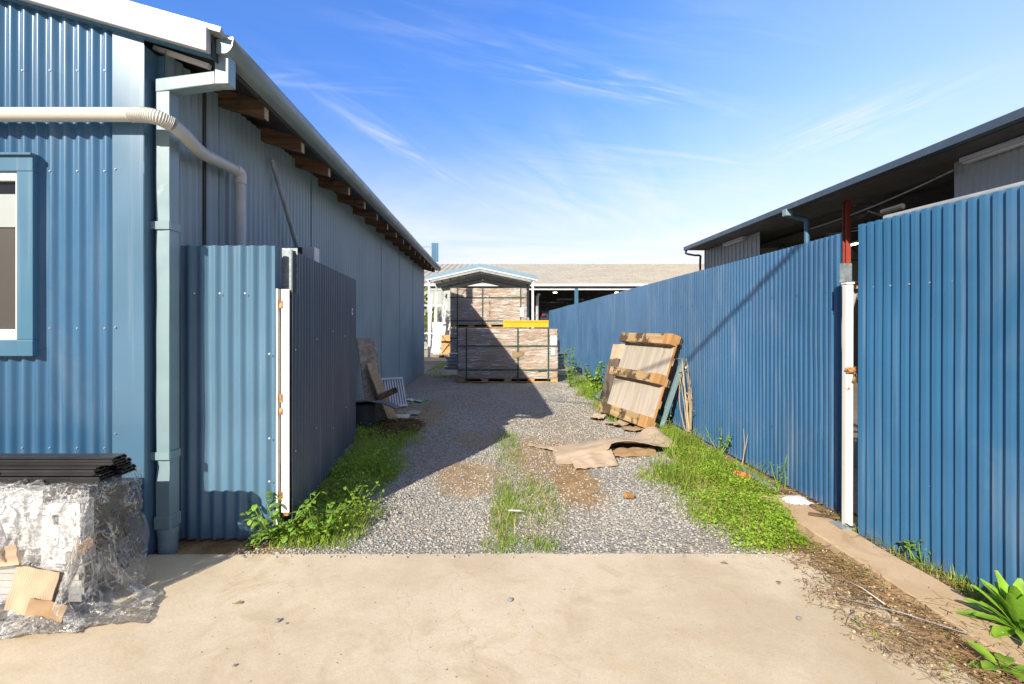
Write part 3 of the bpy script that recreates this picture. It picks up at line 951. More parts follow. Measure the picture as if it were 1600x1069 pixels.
MB().box((2.209, 3.019, 1.0), (2.275, 3.028, 1.04)).build('latch', MT['rust'], wp, bevel=.003)
pk = MB().cbox((2.252, 3.008, .965), (.028, .014, .032), (0, .35, 0)).build('padlock', MT['brass'], wp, bevel=.003)
MB().tube(catmull([(2.244, 3.008, .98), (2.247, 3.008, 1.0), (2.258, 3.008, 1.003), (2.262, 3.008, .984)], 5), .003, 6).build('shackle', MT['chrome'], pk)
MB().tube(catmull([(2.275, 3.0, .32), (2.278, 2.995, .16), (2.262, 2.99, .08), (2.22, 2.99, .055), (2.18, 2.99, .075)], 6), .005, 6).build('cable', MT['cable'], wp, smooth=True)

# ============================================================== workshop on the right
ws = thing('workshop', 'open sided workshop with dark blue gutter edge and grey wall sheets behind the right fence', 'workshop', (9, 8, 0))
EX, WXr = 5.5, 6.1
YE = 13.98
ro = MB()
ro.extrude([(EX + .06, -3, 3.50), (EX + .06, -3, 3.545), (16.5, -3, 3.75), (16.5, -3, 3.70)], (0, YE + 3, 0))
ro.build('roof', MT['dark_sheet'], ws)
MB().extrude([(EX, -3, 3.47), (EX, -3, 3.566), (EX + .02, -3, 3.578), (EX + .10, -3, 3.57), (EX + .11, -3, 3.47)], (0, YE + 3, 0)).build('gutter', MT['fascia'], ws)
MB().extrude([(EX + .112, -3, 3.462), (EX + .112, -3, 3.472), (WXr + .3, -3, 3.465), (WXr + .3, -3, 3.455)], (0, YE + 2.9, 0)).build('soffit', MT['soffit'], ws)
MB().corr((WXr, 11.07, 0), (0, 1, 0), (-1, 0, 0), YE - 11.12, 0, 3.455, pitch=.19, prof='rib', amp=.02, rows=3).build('wall_sheet', MT['wall_grey'], ws)
MB().corr((WXr, -2.5, 0), (0, 1, 0), (-1, 0, 0), 8.90, 1.2, 3.455, pitch=.085, prof='sine', amp=.009, per=8, rows=3).build('wall_sheet', MT['wall_grey'], ws, smooth=True, auto=50)
MB().box((WXr, YE - .06, 0), (16.4, YE - .02, 3.6)).build('end_wall', MT['wall_grey'], ws)
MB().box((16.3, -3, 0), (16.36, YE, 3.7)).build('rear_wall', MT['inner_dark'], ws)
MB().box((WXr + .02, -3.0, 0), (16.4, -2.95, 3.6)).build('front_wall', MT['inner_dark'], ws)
for y in (8.30, 1.2):
    c = MB().box((WXr - .04, y, 0), (WXr + .04, y + .010, 3.45)).box((WXr - .04, y + .08, 0), (WXr + .04, y + .09, 3.45)).box((WXr - .005, y + .010, 0), (WXr + .005, y + .08, 3.45))
    c.build('column', MT['red_steel'], ws)
# roof frame
for y in (8.15, 4.6, 12.2, 1.2):
    f = MB()
    f.beam((WXr, y, 3.33), (16, y, 3.55), .09, .02)
    f.beam((WXr, y, 2.95), (16, y, 2.98), .09, .02)
    for k in range(12):
        x = WXr + k * .82
        f.beam((x, y, 2.95), (x + .41, y, 3.36), .03, .02)
        f.beam((x + .41, y, 3.36), (x + .82, y, 2.95), .03, .02)
    f.build('roof_truss', MT['dark_steel'], ws)
for k in range(7):
    x = 7. + k * 1.35
    MB().box((x, -2.9, 3.40 + (x - 5.9) * .02), (x + .06, YE - .1, 3.47 + (x - 5.9) * .02)).build('purlin', MT['dark_steel'], ws)
MB().box((9.5, 9.2, 0), (16.2, 9.35, 2.9)).build('partition', MT['block'], ws)
dpw = MB().tube(catmull([(EX + .05, 9.12, 3.47), (EX + .05, 9.12, 3.40), (EX + .25, 9.10, 3.33), (EX + .36, 9.05, 3.28), (EX + .37, 9.05, 3.15)], 5), .045, 12)
dpw.tube([(EX + .37, 9.05, 3.16), (EX + .37, 9.05, 0)], .045, 12)
dpw.build('downpipe', MT['trim_blue'], ws, smooth=True, auto=50)
MB().cbox((EX + .05, 9.12, 3.43), (.13, .13, .13)).build('rainhead', MT['downpipe'], ws, bevel=.01)
MB().tube(catmull([(EX + .06, YE - .05, 3.47), (EX + .06, YE - .05, 3.38), (EX + .3, YE - .05, 3.33), (EX + .46, YE - .05, 3.31), (EX + .46, YE - .05, 3.1), (EX + .46, YE - .05, 2.0)], 5), .03, 8).build('end_downpipe', MT['dark_steel'], ws, smooth=True)
for (y0, y1) in ((5.2, 6.2), (11.6, 12.6)):
    L = MB().box((WXr - .13, y0, 3.395), (WXr - .02, y1, 3.45)).build('strip_light', MT['zinc_white'], ws, bevel=.008)
    MB().tube([(WXr - .10, y0 + .03, 3.378), (WXr - .10, y1 - .03, 3.378)], .017, 8).tube([(WXr - .05, y0 + .03, 3.378), (WXr - .05, y1 - .03, 3.378)], .017, 8).build('tube', MT['white_paint'], L, smooth=True)
for (x, y) in ((8.3, 10.6), (9.2, 13.0), (12.2, 7.4), (7.8, 7.1)):
    L = MB().box((x, y, 3.20), (x + .15, y + .9, 3.25)).build('strip_light', MT['zinc_white'], ws)
    MB().box((x + .03, y + .03, 3.18), (x + .12, y + .87, 3.199)).build('tube', MT['lamp_on'], L)
cb = MB()
for (p, q, s) in (((6.0, 6.3, 3.33), (6.2, 9.6, 3.2), .06), ((6.6, 5.6, 3.3), (6.9, 10, 3.2), .2), ((6.2, 8.0, 3.2), (11, 9.0, 3.1), .25)):
    p, q = Vector(p), Vector(q)
    cb.tube([p.lerp(q, k / 10) - Vector((0, 0, s * 4 * (k / 10) * (1 - k / 10))) for k in range(11)], .012, 6)
cb.build('cable', MT['galv_dull'], ws, smooth=True)

# step ladder behind the gap
ld = thing('step_ladder', 'aluminium step ladder standing behind the gap next to the white gate post', 'ladder', (3.6, 4.6, 0))
def lad(p0, p1):
    m = MB()
    p0, p1 = Vector(p0), Vector(p1)
    w = Vector((.36, -.14, 0))
    m.beam(p0, p1, .03, .06)
    m.beam(p0 + w, p1 + w * .8, .03, .06)
    return m, p0, p1, w
m, p0, p1, w = lad((3.62, 4.35, 0), (3.25, 4.28, 1.62))
m.build('front_frame', MT['silver_alu'], ld)
for k in range(1, 6):
    a = p0.lerp(p1, k / 6)
    MB().beam(a, a + w * (1 - .2 * k / 6), .08, .025).build('step', MT['silver_alu'], ld)
m, p0, p1, w = lad((2.98, 4.6, 0), (3.22, 4.32, 1.6))
m.build('back_frame', MT['silver_alu'], ld)
MB().cbox((3.40, 4.25, 1.64), (.4, .18, .03), (0, 0, -.35)).build('top_cap', MT['rust'], ld)

# ============================================================== rear building + carport
rb = thing('rear_building', 'long low warehouse with beige ribbed roof and white gutter at the end of the lane', 'warehouse', (4, 30, 0))
sl = Vector((0, .9806, .196))
MB().corr((-9, 27, 3.60), (1, 0, 0), (0, -.196, .9806), 36, 0., 16., pitch=.42, prof='rib', amp=.045, rows=2, wob=0, up=sl, th=.03).build('roof', MT['roof_beige'], rb)
MB().box((-9, 26.86, 3.50), (27, 27.0, 3.63)).build('gutter', MT['zinc_white'], rb)
MB().box((-9, 27.06, 3.30), (27, 27.16, 3.42)).build('lintel', MT['zinc_white'], rb)
for x in (-8.9, -2.2, 4.55, 9.8, 15., 20.):
    MB().box((x, 27.05, 0), (x + .2, 27.25, 3.5)).build('column', MT['trim_blue'], rb)
MB().box((-9, 27.1, 0), (-2.2, 27.14, 3.3)).build('wall_sheet', MT['wall_grey'], rb)
MB().box((-9, 35.5, 0), (27, 35.6, 5.2)).build('rear_wall', MT['dark_sheet'], rb)
MB().box((-9, 27.2, 0), (-8.9, 35.5, 5.)).box((26.9, 27.2, 0), (27, 35.5, 5.)).build('side_wall', MT['wall_grey'], rb)
for (x0, x1, z) in ((4.35, 5.4, 3.05), (5.75, 6.2, 3.03)):
    MB().box((x0, 33.0, z), (x1, 33.1, z + .1)).build('strip_light', MT['blind'], rb)
for x in (3.55, 7.2):
    MB().box((x, 28.5, 3.24), (x + .2, 28.7, 3.28)).build('ceiling_lamp', MT['lamp_on'], rb)
sh = MB()
for (x0, x1) in ((4.6, 5.3), (5.6, 6.9), (7.2, 8.4)):
    sh.box((x0, 32.2, 0), (x1, 32.9, 2.6))
sh.build('storage_rack', MT['inner_dark'], rb)

tr = thing('parked_truck', 'dark truck with a chrome exhaust stack parked inside the rear warehouse', 'truck', (3.4, 29.6, 0))
MB().extrude([(2.35, 28.6, .7), (2.35, 28.6, 1.75), (2.35, 28.95, 2.05), (2.35, 29.1, 2.75), (2.35, 30.7, 2.8), (2.35, 30.7, .7)], (2.2, 0, 0)).build('cab', MT['truck_dark'], tr, bevel=.06)
MB().extrude([(2.5, 28.93, 2.08), (2.5, 29.07, 2.68), (2.5, 29.05, 2.68), (2.5, 28.90, 2.08)], (1.9, 0, 0)).build('windscreen', MT['glass_dark'], tr)
MB().box((2.4, 28.5, .55), (4.5, 28.62, .95)).build('bumper', MT['chrome'], tr, bevel=.02)
MB().box((2.8, 28.57, 1.0), (4.1, 28.61, 1.65)).build('grille', MT['dark_steel'], tr)
for x in (2.52, 4.18):
    MB().box((x, 28.56, 1.1), (x + .25, 28.6, 1.35)).build('headlight', MT['red_lamp'], tr, bevel=.02)
MB().box((2.45, 28.55, 1.86), (2.62, 28.62, 2.0)).build('marker_lamp', MT['red_lamp'], tr)
MB().box((2.86, 28.55, 1.86), (3.03, 28.62, 2.0)).build('marker_lamp', MT['red_lamp'], tr)
MB().tube(catmull([(2.58, 28.45, 1.6), (2.58, 28.45, 2.9), (2.60, 28.45, 3.05), (2.68, 28.45, 3.2)], 5), .10, 12).build('exhaust_stack', MT['silver_alu'], tr, smooth=True, auto=50)
for (x, y) in ((2.5, 29.1), (4.2, 29.1), (2.5, 31.6), (4.2, 31.6)):
    MB().tube([(x, y, .5), (x + .28, y, .5)], .5, 20).build('wheel', MT['rubber'], tr, smooth=True, auto=40)
MB().box((2.4, 30.75, .8), (4.5, 34., 1.0)).build('tray', MT['truck_dark'], tr)

cp = thing('gable_carport', 'open steel gable carport with blue grey fascia standing behind the wrapped timber packs', 'carport', (-.5, 21.5, 0))
CY0, CY1, CA = 19., 24., -.53
xl, xr, ze, za = -2.66, 1.76, 3.24, 3.72
roofm = MB()
for (xa, xb) in ((xl, CA), (CA, xr)):
    z0_, z1_ = (ze, za) if xa == xl else (za, ze)
    roofm.extrude([(xa, CY0, z0_ - .02), (xa, CY0, z0_), (xb, CY0, z1_), (xb, CY0, z1_ - .02)], (0, CY1 - CY0, 0))
roofm.build('roof', MT['carport_roof'], cp)
fa = MB()
for (y, d) in ((CY0 - .03, .028), (CY1 + .002, .028)):
    fa = MB()
    fa.extrude([(xl, y, ze - .12), (xl, y, ze + .02), (CA, y, za + .02), (CA, y, za - .12)], (0, d, 0))
    fa.extrude([(CA, y, za - .12), (CA, y, za + .02), (xr, y, ze + .02), (xr, y, ze - .12)], (0, d, 0))
    fa.build('fascia', MT['carport_blue'], cp)
tm = MB()
tm.extrude([(xl + .02, CY0 - .026, ze - .18), (xl + .02, CY0 - .026, ze - .122), (CA, CY0 - .026, za - .122), (CA, CY0 - .026, za - .18)], (0, .03, 0))
tm.extrude([(CA, CY0 - .026, za - .18), (CA, CY0 - .026, za - .122), (xr - .02, CY0 - .026, ze - .122), (xr - .02, CY0 - .026, ze - .18)], (0, .03, 0))
tm.build('trim', MT['zinc_white'], cp)
for y in (CY0, 21.5, CY1 - .1):
    rf = MB()
    rf.beam((-2.54, y + .05, ze - .16), (CA, y + .05, za - .20), .1, .16)
    rf.beam((CA, y + .05, za - .20), (1.55, y + .05, ze - .16), .1, .16)
    rf.build('rafter', MT['galv_dull'], cp)
    for x in (-2.58, 1.5):
        MB().box((x, y, 0), (x + .09, y + .09, ze - .1)).build('post', MT['zinc_white'] if y == CY0 else MT['galv_dull'], cp)
for k in range(1, 6):
    for (xa, xb, z0_, z1_) in ((xl, CA, ze, za), (xr, CA, ze, za)):
        f = k / 6
        x = xa + (xb - xa) * f
        z = z0_ + (z1_ - z0_) * f
        MB().box((x - .03, CY0 + .1, z - .075), (x + .03, CY1 - .1, z - .022)).build('batten', MT['galv_dull'], cp)
for z in (1.0, 2.1):
    MB().box((-2.72, CY0 + .02, z - .03), (-1.95, CY0 + .06, z + .03)).build('side_rail', MT['zinc_white'], cp)

# ============================================================== setting: ground, slab, kerb
def axis_pts(lo, hi, step, far):
    a = list(np.arange(lo, hi + 1e-6, step))
    d = step
    p = hi
    while p < far:
        d *= 1.6
        p += d
        a.append(p)
    d = step
    p = lo
    while p > -far:
        d *= 1.6
        p -= d
        a.insert(0, p)
    return np.array(a)


def gh(x, y):
    """lane surface height"""
    w = max(0., min(1., (2.3 - abs(x - .2)) / .4)) * max(0., min(1., (y - 2.7) / .3)) * max(0., min(1., (14 - y) / 2))
    h = .020 * sm_noise(x * 1.1, y * .7, 2.) + .010 * sm_noise(x * 3.1, y * 2.1, 6.)
    for cx in (-.28, .68):
        h -= .016 * math.exp(-((x - cx) / .22) ** 2)
    return -.012 + w * h


gx = axis_pts(-3., 3.2, .06, 900.)
gy = axis_pts(2.3, 15., .08, 900.)
X, Y = np.meshgrid(gx, gy, indexing='ij')
Z = np.array([[gh(float(x), float(y)) if (-3 < x < 3.2 and 2.3 < y < 15) else -.012 for y in gy] for x in gx])
V = np.stack([X, Y, Z], -1).reshape(-1, 3)
nx_, ny_ = len(gx), len(gy)
I, J = np.meshgrid(np.arange(nx_ - 1), np.arange(ny_ - 1), indexing='ij')
a = (I * ny_ + J).ravel()
F = np.stack([a, a + ny_, a + ny_ + 1, a + 1], -1)
np_mesh('ground', V, F, MT['ground'], 'structure', smooth=True)

# concrete apron with a slightly ragged lane edge
pts = []
xs = np.concatenate([np.linspace(-8, -2.2, 20), np.linspace(-2.1, 1.80, 150)])
for x in xs:
    pts.append((float(x), 2.735 + .012 * sm_noise(x * 3, 1) + .010 * sm_noise(x * 11, 4) - .012 * max(0., sm_noise(x * 23, 14)) + (.02 * max(0, -x / 4)) * -1, .010))
for y in np.linspace(2.7, -7, 40)[1:]:
    pts.append((1.80 - .05 * min(1, (2.735 - y)) + .02 * sm_noise(y * 2.3, 9) + .01 * sm_noise(y * 9, 2), float(y), .010))
pts.append((-8, -7, .010))
sb = MB().extrude(pts, (0, 0, -.12)).build('driveway', MT['concrete'])
tag(sb, kind='structure')
k = []
ys = np.linspace(3.62, -1., 50)
for y in ys:
    k.append((1.965 + .018 * sm_noise(y * 2.7, 3) + .01 * sm_noise(y * 9, 8), float(y)))
for y in ys[::-1]:
    k.append((2.215 + .018 * sm_noise(y * 2.1, 13) + .01 * sm_noise(y * 8, 18), float(y)))
kb = MB().extrude([(x, y, .034 + .006 * sm_noise(y * 2, 21)) for x, y in k], (0, 0, -.1)).build('kerb', MT['kerb'], bevel=.006)
tag(kb, kind='structure')
fs = MB().box((-4.5, 17.6, -.1), (2.3, 26.8, .006)).build('pavement', MT['slab_far'])
tag(fs, kind='structure')
ws_ = MB().box((2.5, -3, -.1), (16.3, 17., .004)).build('workshop_floor', MT['shop_floor'])
tag(ws_, kind='structure')


# ============================================================== scatter helpers
def rot_rand(n, upright=False):
    a = rng.uniform(0, 2 * PI, n)
    c, s = np.cos(a), np.sin(a)
    Rz = np.zeros((n, 3, 3))
    Rz[:, 0, 0] = c
    Rz[:, 0, 1] = -s
    Rz[:, 1, 0] = s
    Rz[:, 1, 1] = c
    Rz[:, 2, 2] = 1
    if upright:
        return Rz
    b = rng.uniform(-.6, .6, n)
    c, s = np.cos(b), np.sin(b)
    Rx = np.zeros((n, 3, 3))
    Rx[:, 0, 0] = 1
    Rx[:, 1, 1] = c
    Rx[:, 1, 2] = -s
    Rx[:, 2, 1] = s
    Rx[:, 2, 2] = c
    return Rz @ Rx


def scatter(name, bv, bf, P, scale, mat_, kind='stuff', rot=None, jitter=0.):
    n = len(P)
    bv = np.asarray(bv, float)
    bf = np.asarray(bf, int)
    if rot is None:
        rot = rot_rand(n)
    sv = bv[None] * scale[:, None, :]
    if jitter:
        sv = sv * (1 + rng.uniform(-jitter, jitter, (n, len(bv), 1)))
    V = np.einsum('nij,nkj->nki', rot, sv) + P[:, None, :]
    F = bf[None] + (np.arange(n) * len(bv))[:, None, None]
    return np_mesh(name, V.reshape(-1, 3), F.reshape(-1, bf.shape[1]), mat_, kind)


tt = (1 + 5 ** .5) / 2
ICO_V = np.array([(-1, tt, 0), (1, tt, 0), (-1, -tt, 0), (1, -tt, 0), (0, -1, tt), (0, 1, tt), (0, -1, -tt), (0, 1, -tt), (tt, 0, -1), (tt, 0, 1), (-tt, 0, -1), (-tt, 0, 1)]) / 1.9
ICO_F = [(0, 11, 5), (0, 5, 1), (0, 1, 7), (0, 7, 10), (0, 10, 11), (1, 5, 9), (5, 11, 4), (11, 10, 2), (10, 7, 6), (7, 1, 8), (3, 9, 4), (3, 4, 2), (3, 2, 6), (3, 6, 8), (3, 8, 9), (4, 9, 5), (2, 4, 11), (6, 2, 10), (8, 6, 7), (9, 8, 1)]


def sample(n, x0, x1, y0, y1, dens):
    """rejection sampling of n tries with density function in 0..1"""
    P = []
    for _ in range(n):
        x, y = rnd.uniform(x0, x1), rnd.uniform(y0, y1)
        if rnd.random() < dens(x, y):
            P.append((x, y, gh(x, y)))
    return np.array(P)


def blob(x, y, cx, cy, rx, ry, soft=.35):
    d = math.hypot((x - cx) / rx, (y - cy) / ry)
    return max(0., min(1., (1 + soft - d) / (2 * soft)))


def dirt(x, y):
    m = 0.
    for (cx, cy, rx, ry, w) in ((-.22, 4.2, .36, .55, .75), (.68, 4.15, .26, .75, 1.), (.42, 4.9, .28, 1.0, .8), (.95, 6.0, .5, .7, .6), (.5, 6.6, .5, .6, .7), (-1.2, 7.2, .6, 1.3, .8), (2.2, 4., .5, 1.6, .9)):
        m = max(m, w * blob(x, y, cx, cy, rx, ry))
    return m


P = sample(54000, -1.5, 1.75, 2.68, 6.2, lambda x, y: (.22 if y < 2.745 else 1.) * (1 - .9 * dirt(x, y)) * min(1., 1.25 - (y - 2.75) / 4.2) * (.55 + .6 * sm_noise(x * 1.3, y * 1.3, 3)))
r_ = rng.uniform(.0035, .0095, len(P)) ** 1.0
sc = np.stack([r_ * rng.uniform(.8, 1.5, len(P)), r_ * rng.uniform(.8, 1.2, len(P)), r_ * rng.uniform(.5, .9, len(P))], -1)
P[:, 2] = np.where(P[:, 1] < 2.75, .011, P[:, 2]) + r_ * .25
scatter('gravel', ICO_V, ICO_F, P, sc, MT['gravel'], jitter=.22)
P = sample(26000, -1.7, 1.9, 5.6, 11., lambda x, y: (1 - .6 * dirt(x, y)) * min(1., (y - 5.4) / 1.) * (.5 + .8 * sm_noise(x * 1.3, y * 1.1, 3)))
r_ = rng.uniform(.006, .012, len(P))
P[:, 2] += r_ * .2
scatter('gravel', ICO_V, ICO_F, P, np.stack([r_ * 1.3, r_, r_ * .7], -1), MT['gravel'], jitter=.22)
P = sample(5200, -1.5, 1.9, 2.75, 6., lambda x, y: .12 + .8 * dirt(x, y) + .5 * blob(x, y, -.25, 3.05, .45, .15))
r_ = rng.uniform(.003, .010, len(P))
sc = np.stack([r_ * 1.3, r_, r_ * .7], -1)
scatter('pebbles', ICO_V, ICO_F, P, sc, MT['pebble_warm'], jitter=.22)
# leaf litter and chips below the fixed panel and over the soil at the right
CH_V = [(-1, -.3, 0), (1, -.35, .1), (1, .3, 0), (-1, .35, .12)]
lit = lambda x, y: max(blob(x, y, -1.62, 2.86, .42, .13, .3), 1.2 * blob(x, y, 1.80, 2.30, .17, .50, .5), 1.1 * blob(x, y, 1.76, 2.12, .20, .32, .6), .8 * blob(x, y, 2.0, 1.85, .22, .35, .5), .8 * blob(x, y, 2.27, 3.2, .08, 1.2, .5), .6 * blob(x, y, 2.28, 2.4, .05, .6), .25 * blob(x, y, 2.15, 3.3, .08, .2)) * (.45 if 1.97 < x < 2.2 and y > 2.25 else 1.) * max(.3, min(1., .75 + 1.5 * sm_noise(x * 4, y * 4, 88)))
P = sample(44000, -2.1, 2.4, 1., 4.5, lit)
P[:, 2] = np.maximum(P[:, 2], .012) + rng.uniform(0, .016, len(P))
n = len(P)
sc = np.stack([rng.uniform(.003, .012, n), rng.uniform(.003, .008, n), np.full(n, .010)], -1)
scatter('leaf_litter', CH_V, [(0, 1, 2, 3)], P, sc, MT['twig'])


def sticks(name, P, L0, L1, rad, mat_, tilt=.25):
    n = len(P)
    k = 4
    base = np.array([(x, math.cos(a), math.sin(a)) for x in (-.5, .5) for a in (0, PI / 2, PI, 3 * PI / 2)])
    bf = [(i, (i + 1) % 4, 4 + (i + 1) % 4, 4 + i) for i in range(4)]
    r = rng.uniform(rad * .5, rad, n)
    sc = np.stack([rng.uniform(L0, L1, n), r, r], -1)
    return scatter(name, base, bf, P, sc, mat_)


P = sample(15000, 1.2, 2.4, 1.3, 3.8, lit)
P[:, 2] = np.maximum(P[:, 2], .012) + rng.uniform(.002, .025, len(P))
sticks('twigs', P, .010, .055, .0015, MT['twig'])
P = sample(9000, 1.2, 2.4, 1.3, 3.8, lit)
P[:, 2] = np.maximum(P[:, 2], .012) + rng.uniform(.002, .03, len(P))
sticks('dry_grass', P, .02, .11, .0009, MT['grass_dry'])
P = sample(9000, -1.75, -.95, 5.6, 7.6, lambda x, y: blob(x, y, -1.25, 6.15, .30, .62, .35))
P[:, 2] += rng.uniform(0, .10, len(P)) * np.array([blob(p[0], p[1], -1.28, 6.15, .22, .45, .6) for p in P])
sticks('dead_grass_pile', P, .05, .22, .0022, mat('dead_grass', (.20, .125, .075), .9, 0., .3, 6., island=.45, spec=.1, rand=False))


P = sample(9000, 1.2, 2.4, 1.3, 3.8, lit)
r_ = rng.uniform(.002, .008, len(P))
P[:, 2] = np.maximum(P[:, 2], .012) + r_ * .3
scatter('pebbles', ICO_V, ICO_F, P, np.stack([r_ * 1.2, r_, r_ * .7], -1), MT['pebble_warm'], jitter=.2)


# ---- grass blades
def blades(name, P, H, Wd, mat_, lean=.5):
    n = len(P)
    az = rng.uniform(0, 2 * PI, n)
    side = np.stack([-np.sin(az), np.cos(az), np.zeros(n)], -1) * Wd[:, None]
    out = np.stack([np.cos(az), np.sin(az), np.zeros(n)], -1)
    ln = rng.uniform(.1, 1., n)[:, None] * lean * H[:, None]
    up = np.array([0, 0, 1.])[None] * H[:, None]
    b0 = P - np.array([0, 0, .006])
    m = b0 + up * .55 + out * ln * .35
    tp = b0 + up * rng.uniform(.75, 1., n)[:, None] + out * ln
    V = np.stack([b0 - side, b0 + side, m - side * .8, m + side * .8, tp], 1).reshape(-1, 3)
    o = (np.arange(n) * 5)[:, None, None]
    F = (np.array([(0, 1, 3), (0, 3, 2), (2, 3, 4)])[None] + o).reshape(-1, 3)
    return np_mesh(name, V, F, mat_, 'stuff')


def g_right(x, y):
    n = .35 * sm_noise(x * 2.1, y * 1.7, 11.) + .25 * sm_noise(x * 6, y * 5, 2.)
    if y < 2.77 or (x < 1.72 - .1 * sm_noise(y * 5, 2) and 4.5 < y < 5.75):
        return 0.
    left = 1.30 if y < 3.2 else (1.25 if y < 4.1 else 1.22 + (y - 4.1) * .30)
    if y > 6.4:
        left = 1.55 + .02 * (y - 6)
    right = 1.90 if y < 3.1 else (2.02 + (y - 3.1) * .32 if y < 3.9 else 2.3)
    a = min(1., max(0., (x - left + n * .45 + .02) / .38))
    b = min(1., max(0., (right - x + n * .12) / .1))
    c = 1. if y < 8.5 else max(0., 1 - (y - 8.5) / 4.)
    hole = 1 - .75 * blob(x, y, 1.42, 3.35, .18, .13) * (n < .1)
    return a * b * c * hole * min(1., .75 + n)


def g_mid(x, y):
    n = .4 * sm_noise(x * 3.1, y * 1.9, 21.) + .25 * sm_noise(x * 9, y * 6, 5.)
    return min(1., max(blob(x, y, .10, 3.25, .09, .75, .6), .40 * blob(x, y, .26, 3.6, .20, .5, .5), .35 * blob(x, y, .16, 5.2, .12, .9, .5), .7 * blob(x, y, .17, 2.88, .2, .14, .4))) * min(1., max(0., .65 + 1.6 * n))


def g_left(x, y):
    n = .4 * sm_noise(x * 2.6, y * 1.9, 31.) + .2 * sm_noise(x * 8, y * 6, 15.)
    gate = -1.318 - .0969 * (y - 3.12)
    if y > 5.4:
        gate = -1.7
    edge = -.80 + n * .35 if y < 3.4 else (-.86 + n * .4 if y < 6 else -1.2)
    a = min(1., max(0., (edge - x) / .25 + .25))
    return a * (1. if x > gate + .01 and y > 2.82 else (1. if y > 2.84 and y < 3.08 and x > -1.33 else 0.)) * min(1., max(0., .85 + n)) * (1. if y < 4.1 else max(.5, 1 - (y - 4.1) * .5)) * (1. if y < 6.0 else max(0., 1 - (y - 6) / 1.2))


def g_any(x, y):
    return max(g_right(x, y), g_mid(x, y), g_left(x, y))


P = sample(70000, 1.0, 2.4, 2.77, 6.6, lambda x, y: g_right(x, y) * (.75 + .6 * sm_noise(x * 1.5, y * 1.2, 7)))
H = rng.uniform(.025, .095, len(P)) * np.clip(.55 + .45 * np.array([g_right(p[0], p[1]) for p in P]) + .5 * np.array([sm_noise(p[0] * 2, p[1] * 2, 44) for p in P]), .3, 1.4)
blades('grass', P, H, rng.uniform(.0012, .003, len(P)), MT['grass'], 1.0)
P = sample(24000, 1.3, 2.36, 6.4, 12.5, g_right)
blades('grass', P, rng.uniform(.05, .16, len(P)), rng.uniform(.002, .005, len(P)), MT['grass'], .9)
P = sample(42000, -.15, .65, 2.77, 6., g_mid)
blades('grass', P, rng.uniform(.018, .07, len(P)), rng.uniform(.001, .0025, len(P)), MT['grass'], 1.0)
P = sample(52000, -1.75, -.45, 2.8, 7.2, lambda x, y: g_left(x, y) * .9)
blades('grass', P, rng.uniform(.04, .12, len(P)), rng.uniform(.0012, .003, len(P)), MT['grass'], 1.0)
P = sample(9000, -1.2, 1.4, 2.8, 9., lambda x, y: .5 * max(0, sm_noise(x * 2, y * 1.5, 91) - .12) + .25 * blob(x, y, -.9, 8., .6, 2.))
blades('grass', P, rng.uniform(.015, .05, len(P)), rng.uniform(.0012, .0022, len(P)), MT['grass'], 1.2)
# far green strip past the shed corner
P = sample(4500, -1.9, -.6, 12., 17.5, lambda x, y: max(0., .5 + 1.2 * sm_noise(x * 2, y * 1.3, 6)))
blades('grass', P, rng.uniform(.02, .07, len(P)), rng.uniform(.003, .006, len(P)), MT['grass'], .9)
# along kerb and fence foot
P = sample(7000, 2.0, 2.36, 1.6, 3.4, lambda x, y: max(blob(x, y, 2.30, 2.5, .05, .28, .6), .5 * blob(x, y, 2.28, 2.05, .1, .2), .35 * blob(x, y, 2.26, 3.0, .07, .3)) * (.4 + .9 * (sm_noise(x * 9, y * 9, 3) > 0)))
blades('grass', P, rng.uniform(.03, .13, len(P)), rng.uniform(.0015, .003, len(P)), MT['grass'], .7)


tuf = lambda x, y: g_right(x, y) * max(0., min(1., blob(x, y, 1.75, 4.9, .5, .8, .6) * (.3 + 1.8 * sm_noise(x * 3, y * 2.4, 19))))
P = sample(16000, 1.1, 2.34, 3.6, 6.2, tuf)
blades('grass', P, rng.uniform(.11, .25, len(P)), rng.uniform(.0018, .0036, len(P)), MT['grass'], 1.3)


P = np.concatenate([sample(9000, 1.0, 2.4, 2.77, 6.6, g_right), sample(6000, -1.75, -.45, 2.8, 7., g_left), sample(3000, -.15, .65, 2.77, 5.5, g_mid)])
P = P[rng.random(len(P)) < .45]
blades('dry_grass', P, rng.uniform(.04, .16, len(P)), rng.uniform(.001, .0022, len(P)), MT['grass_dry'], 1.5)


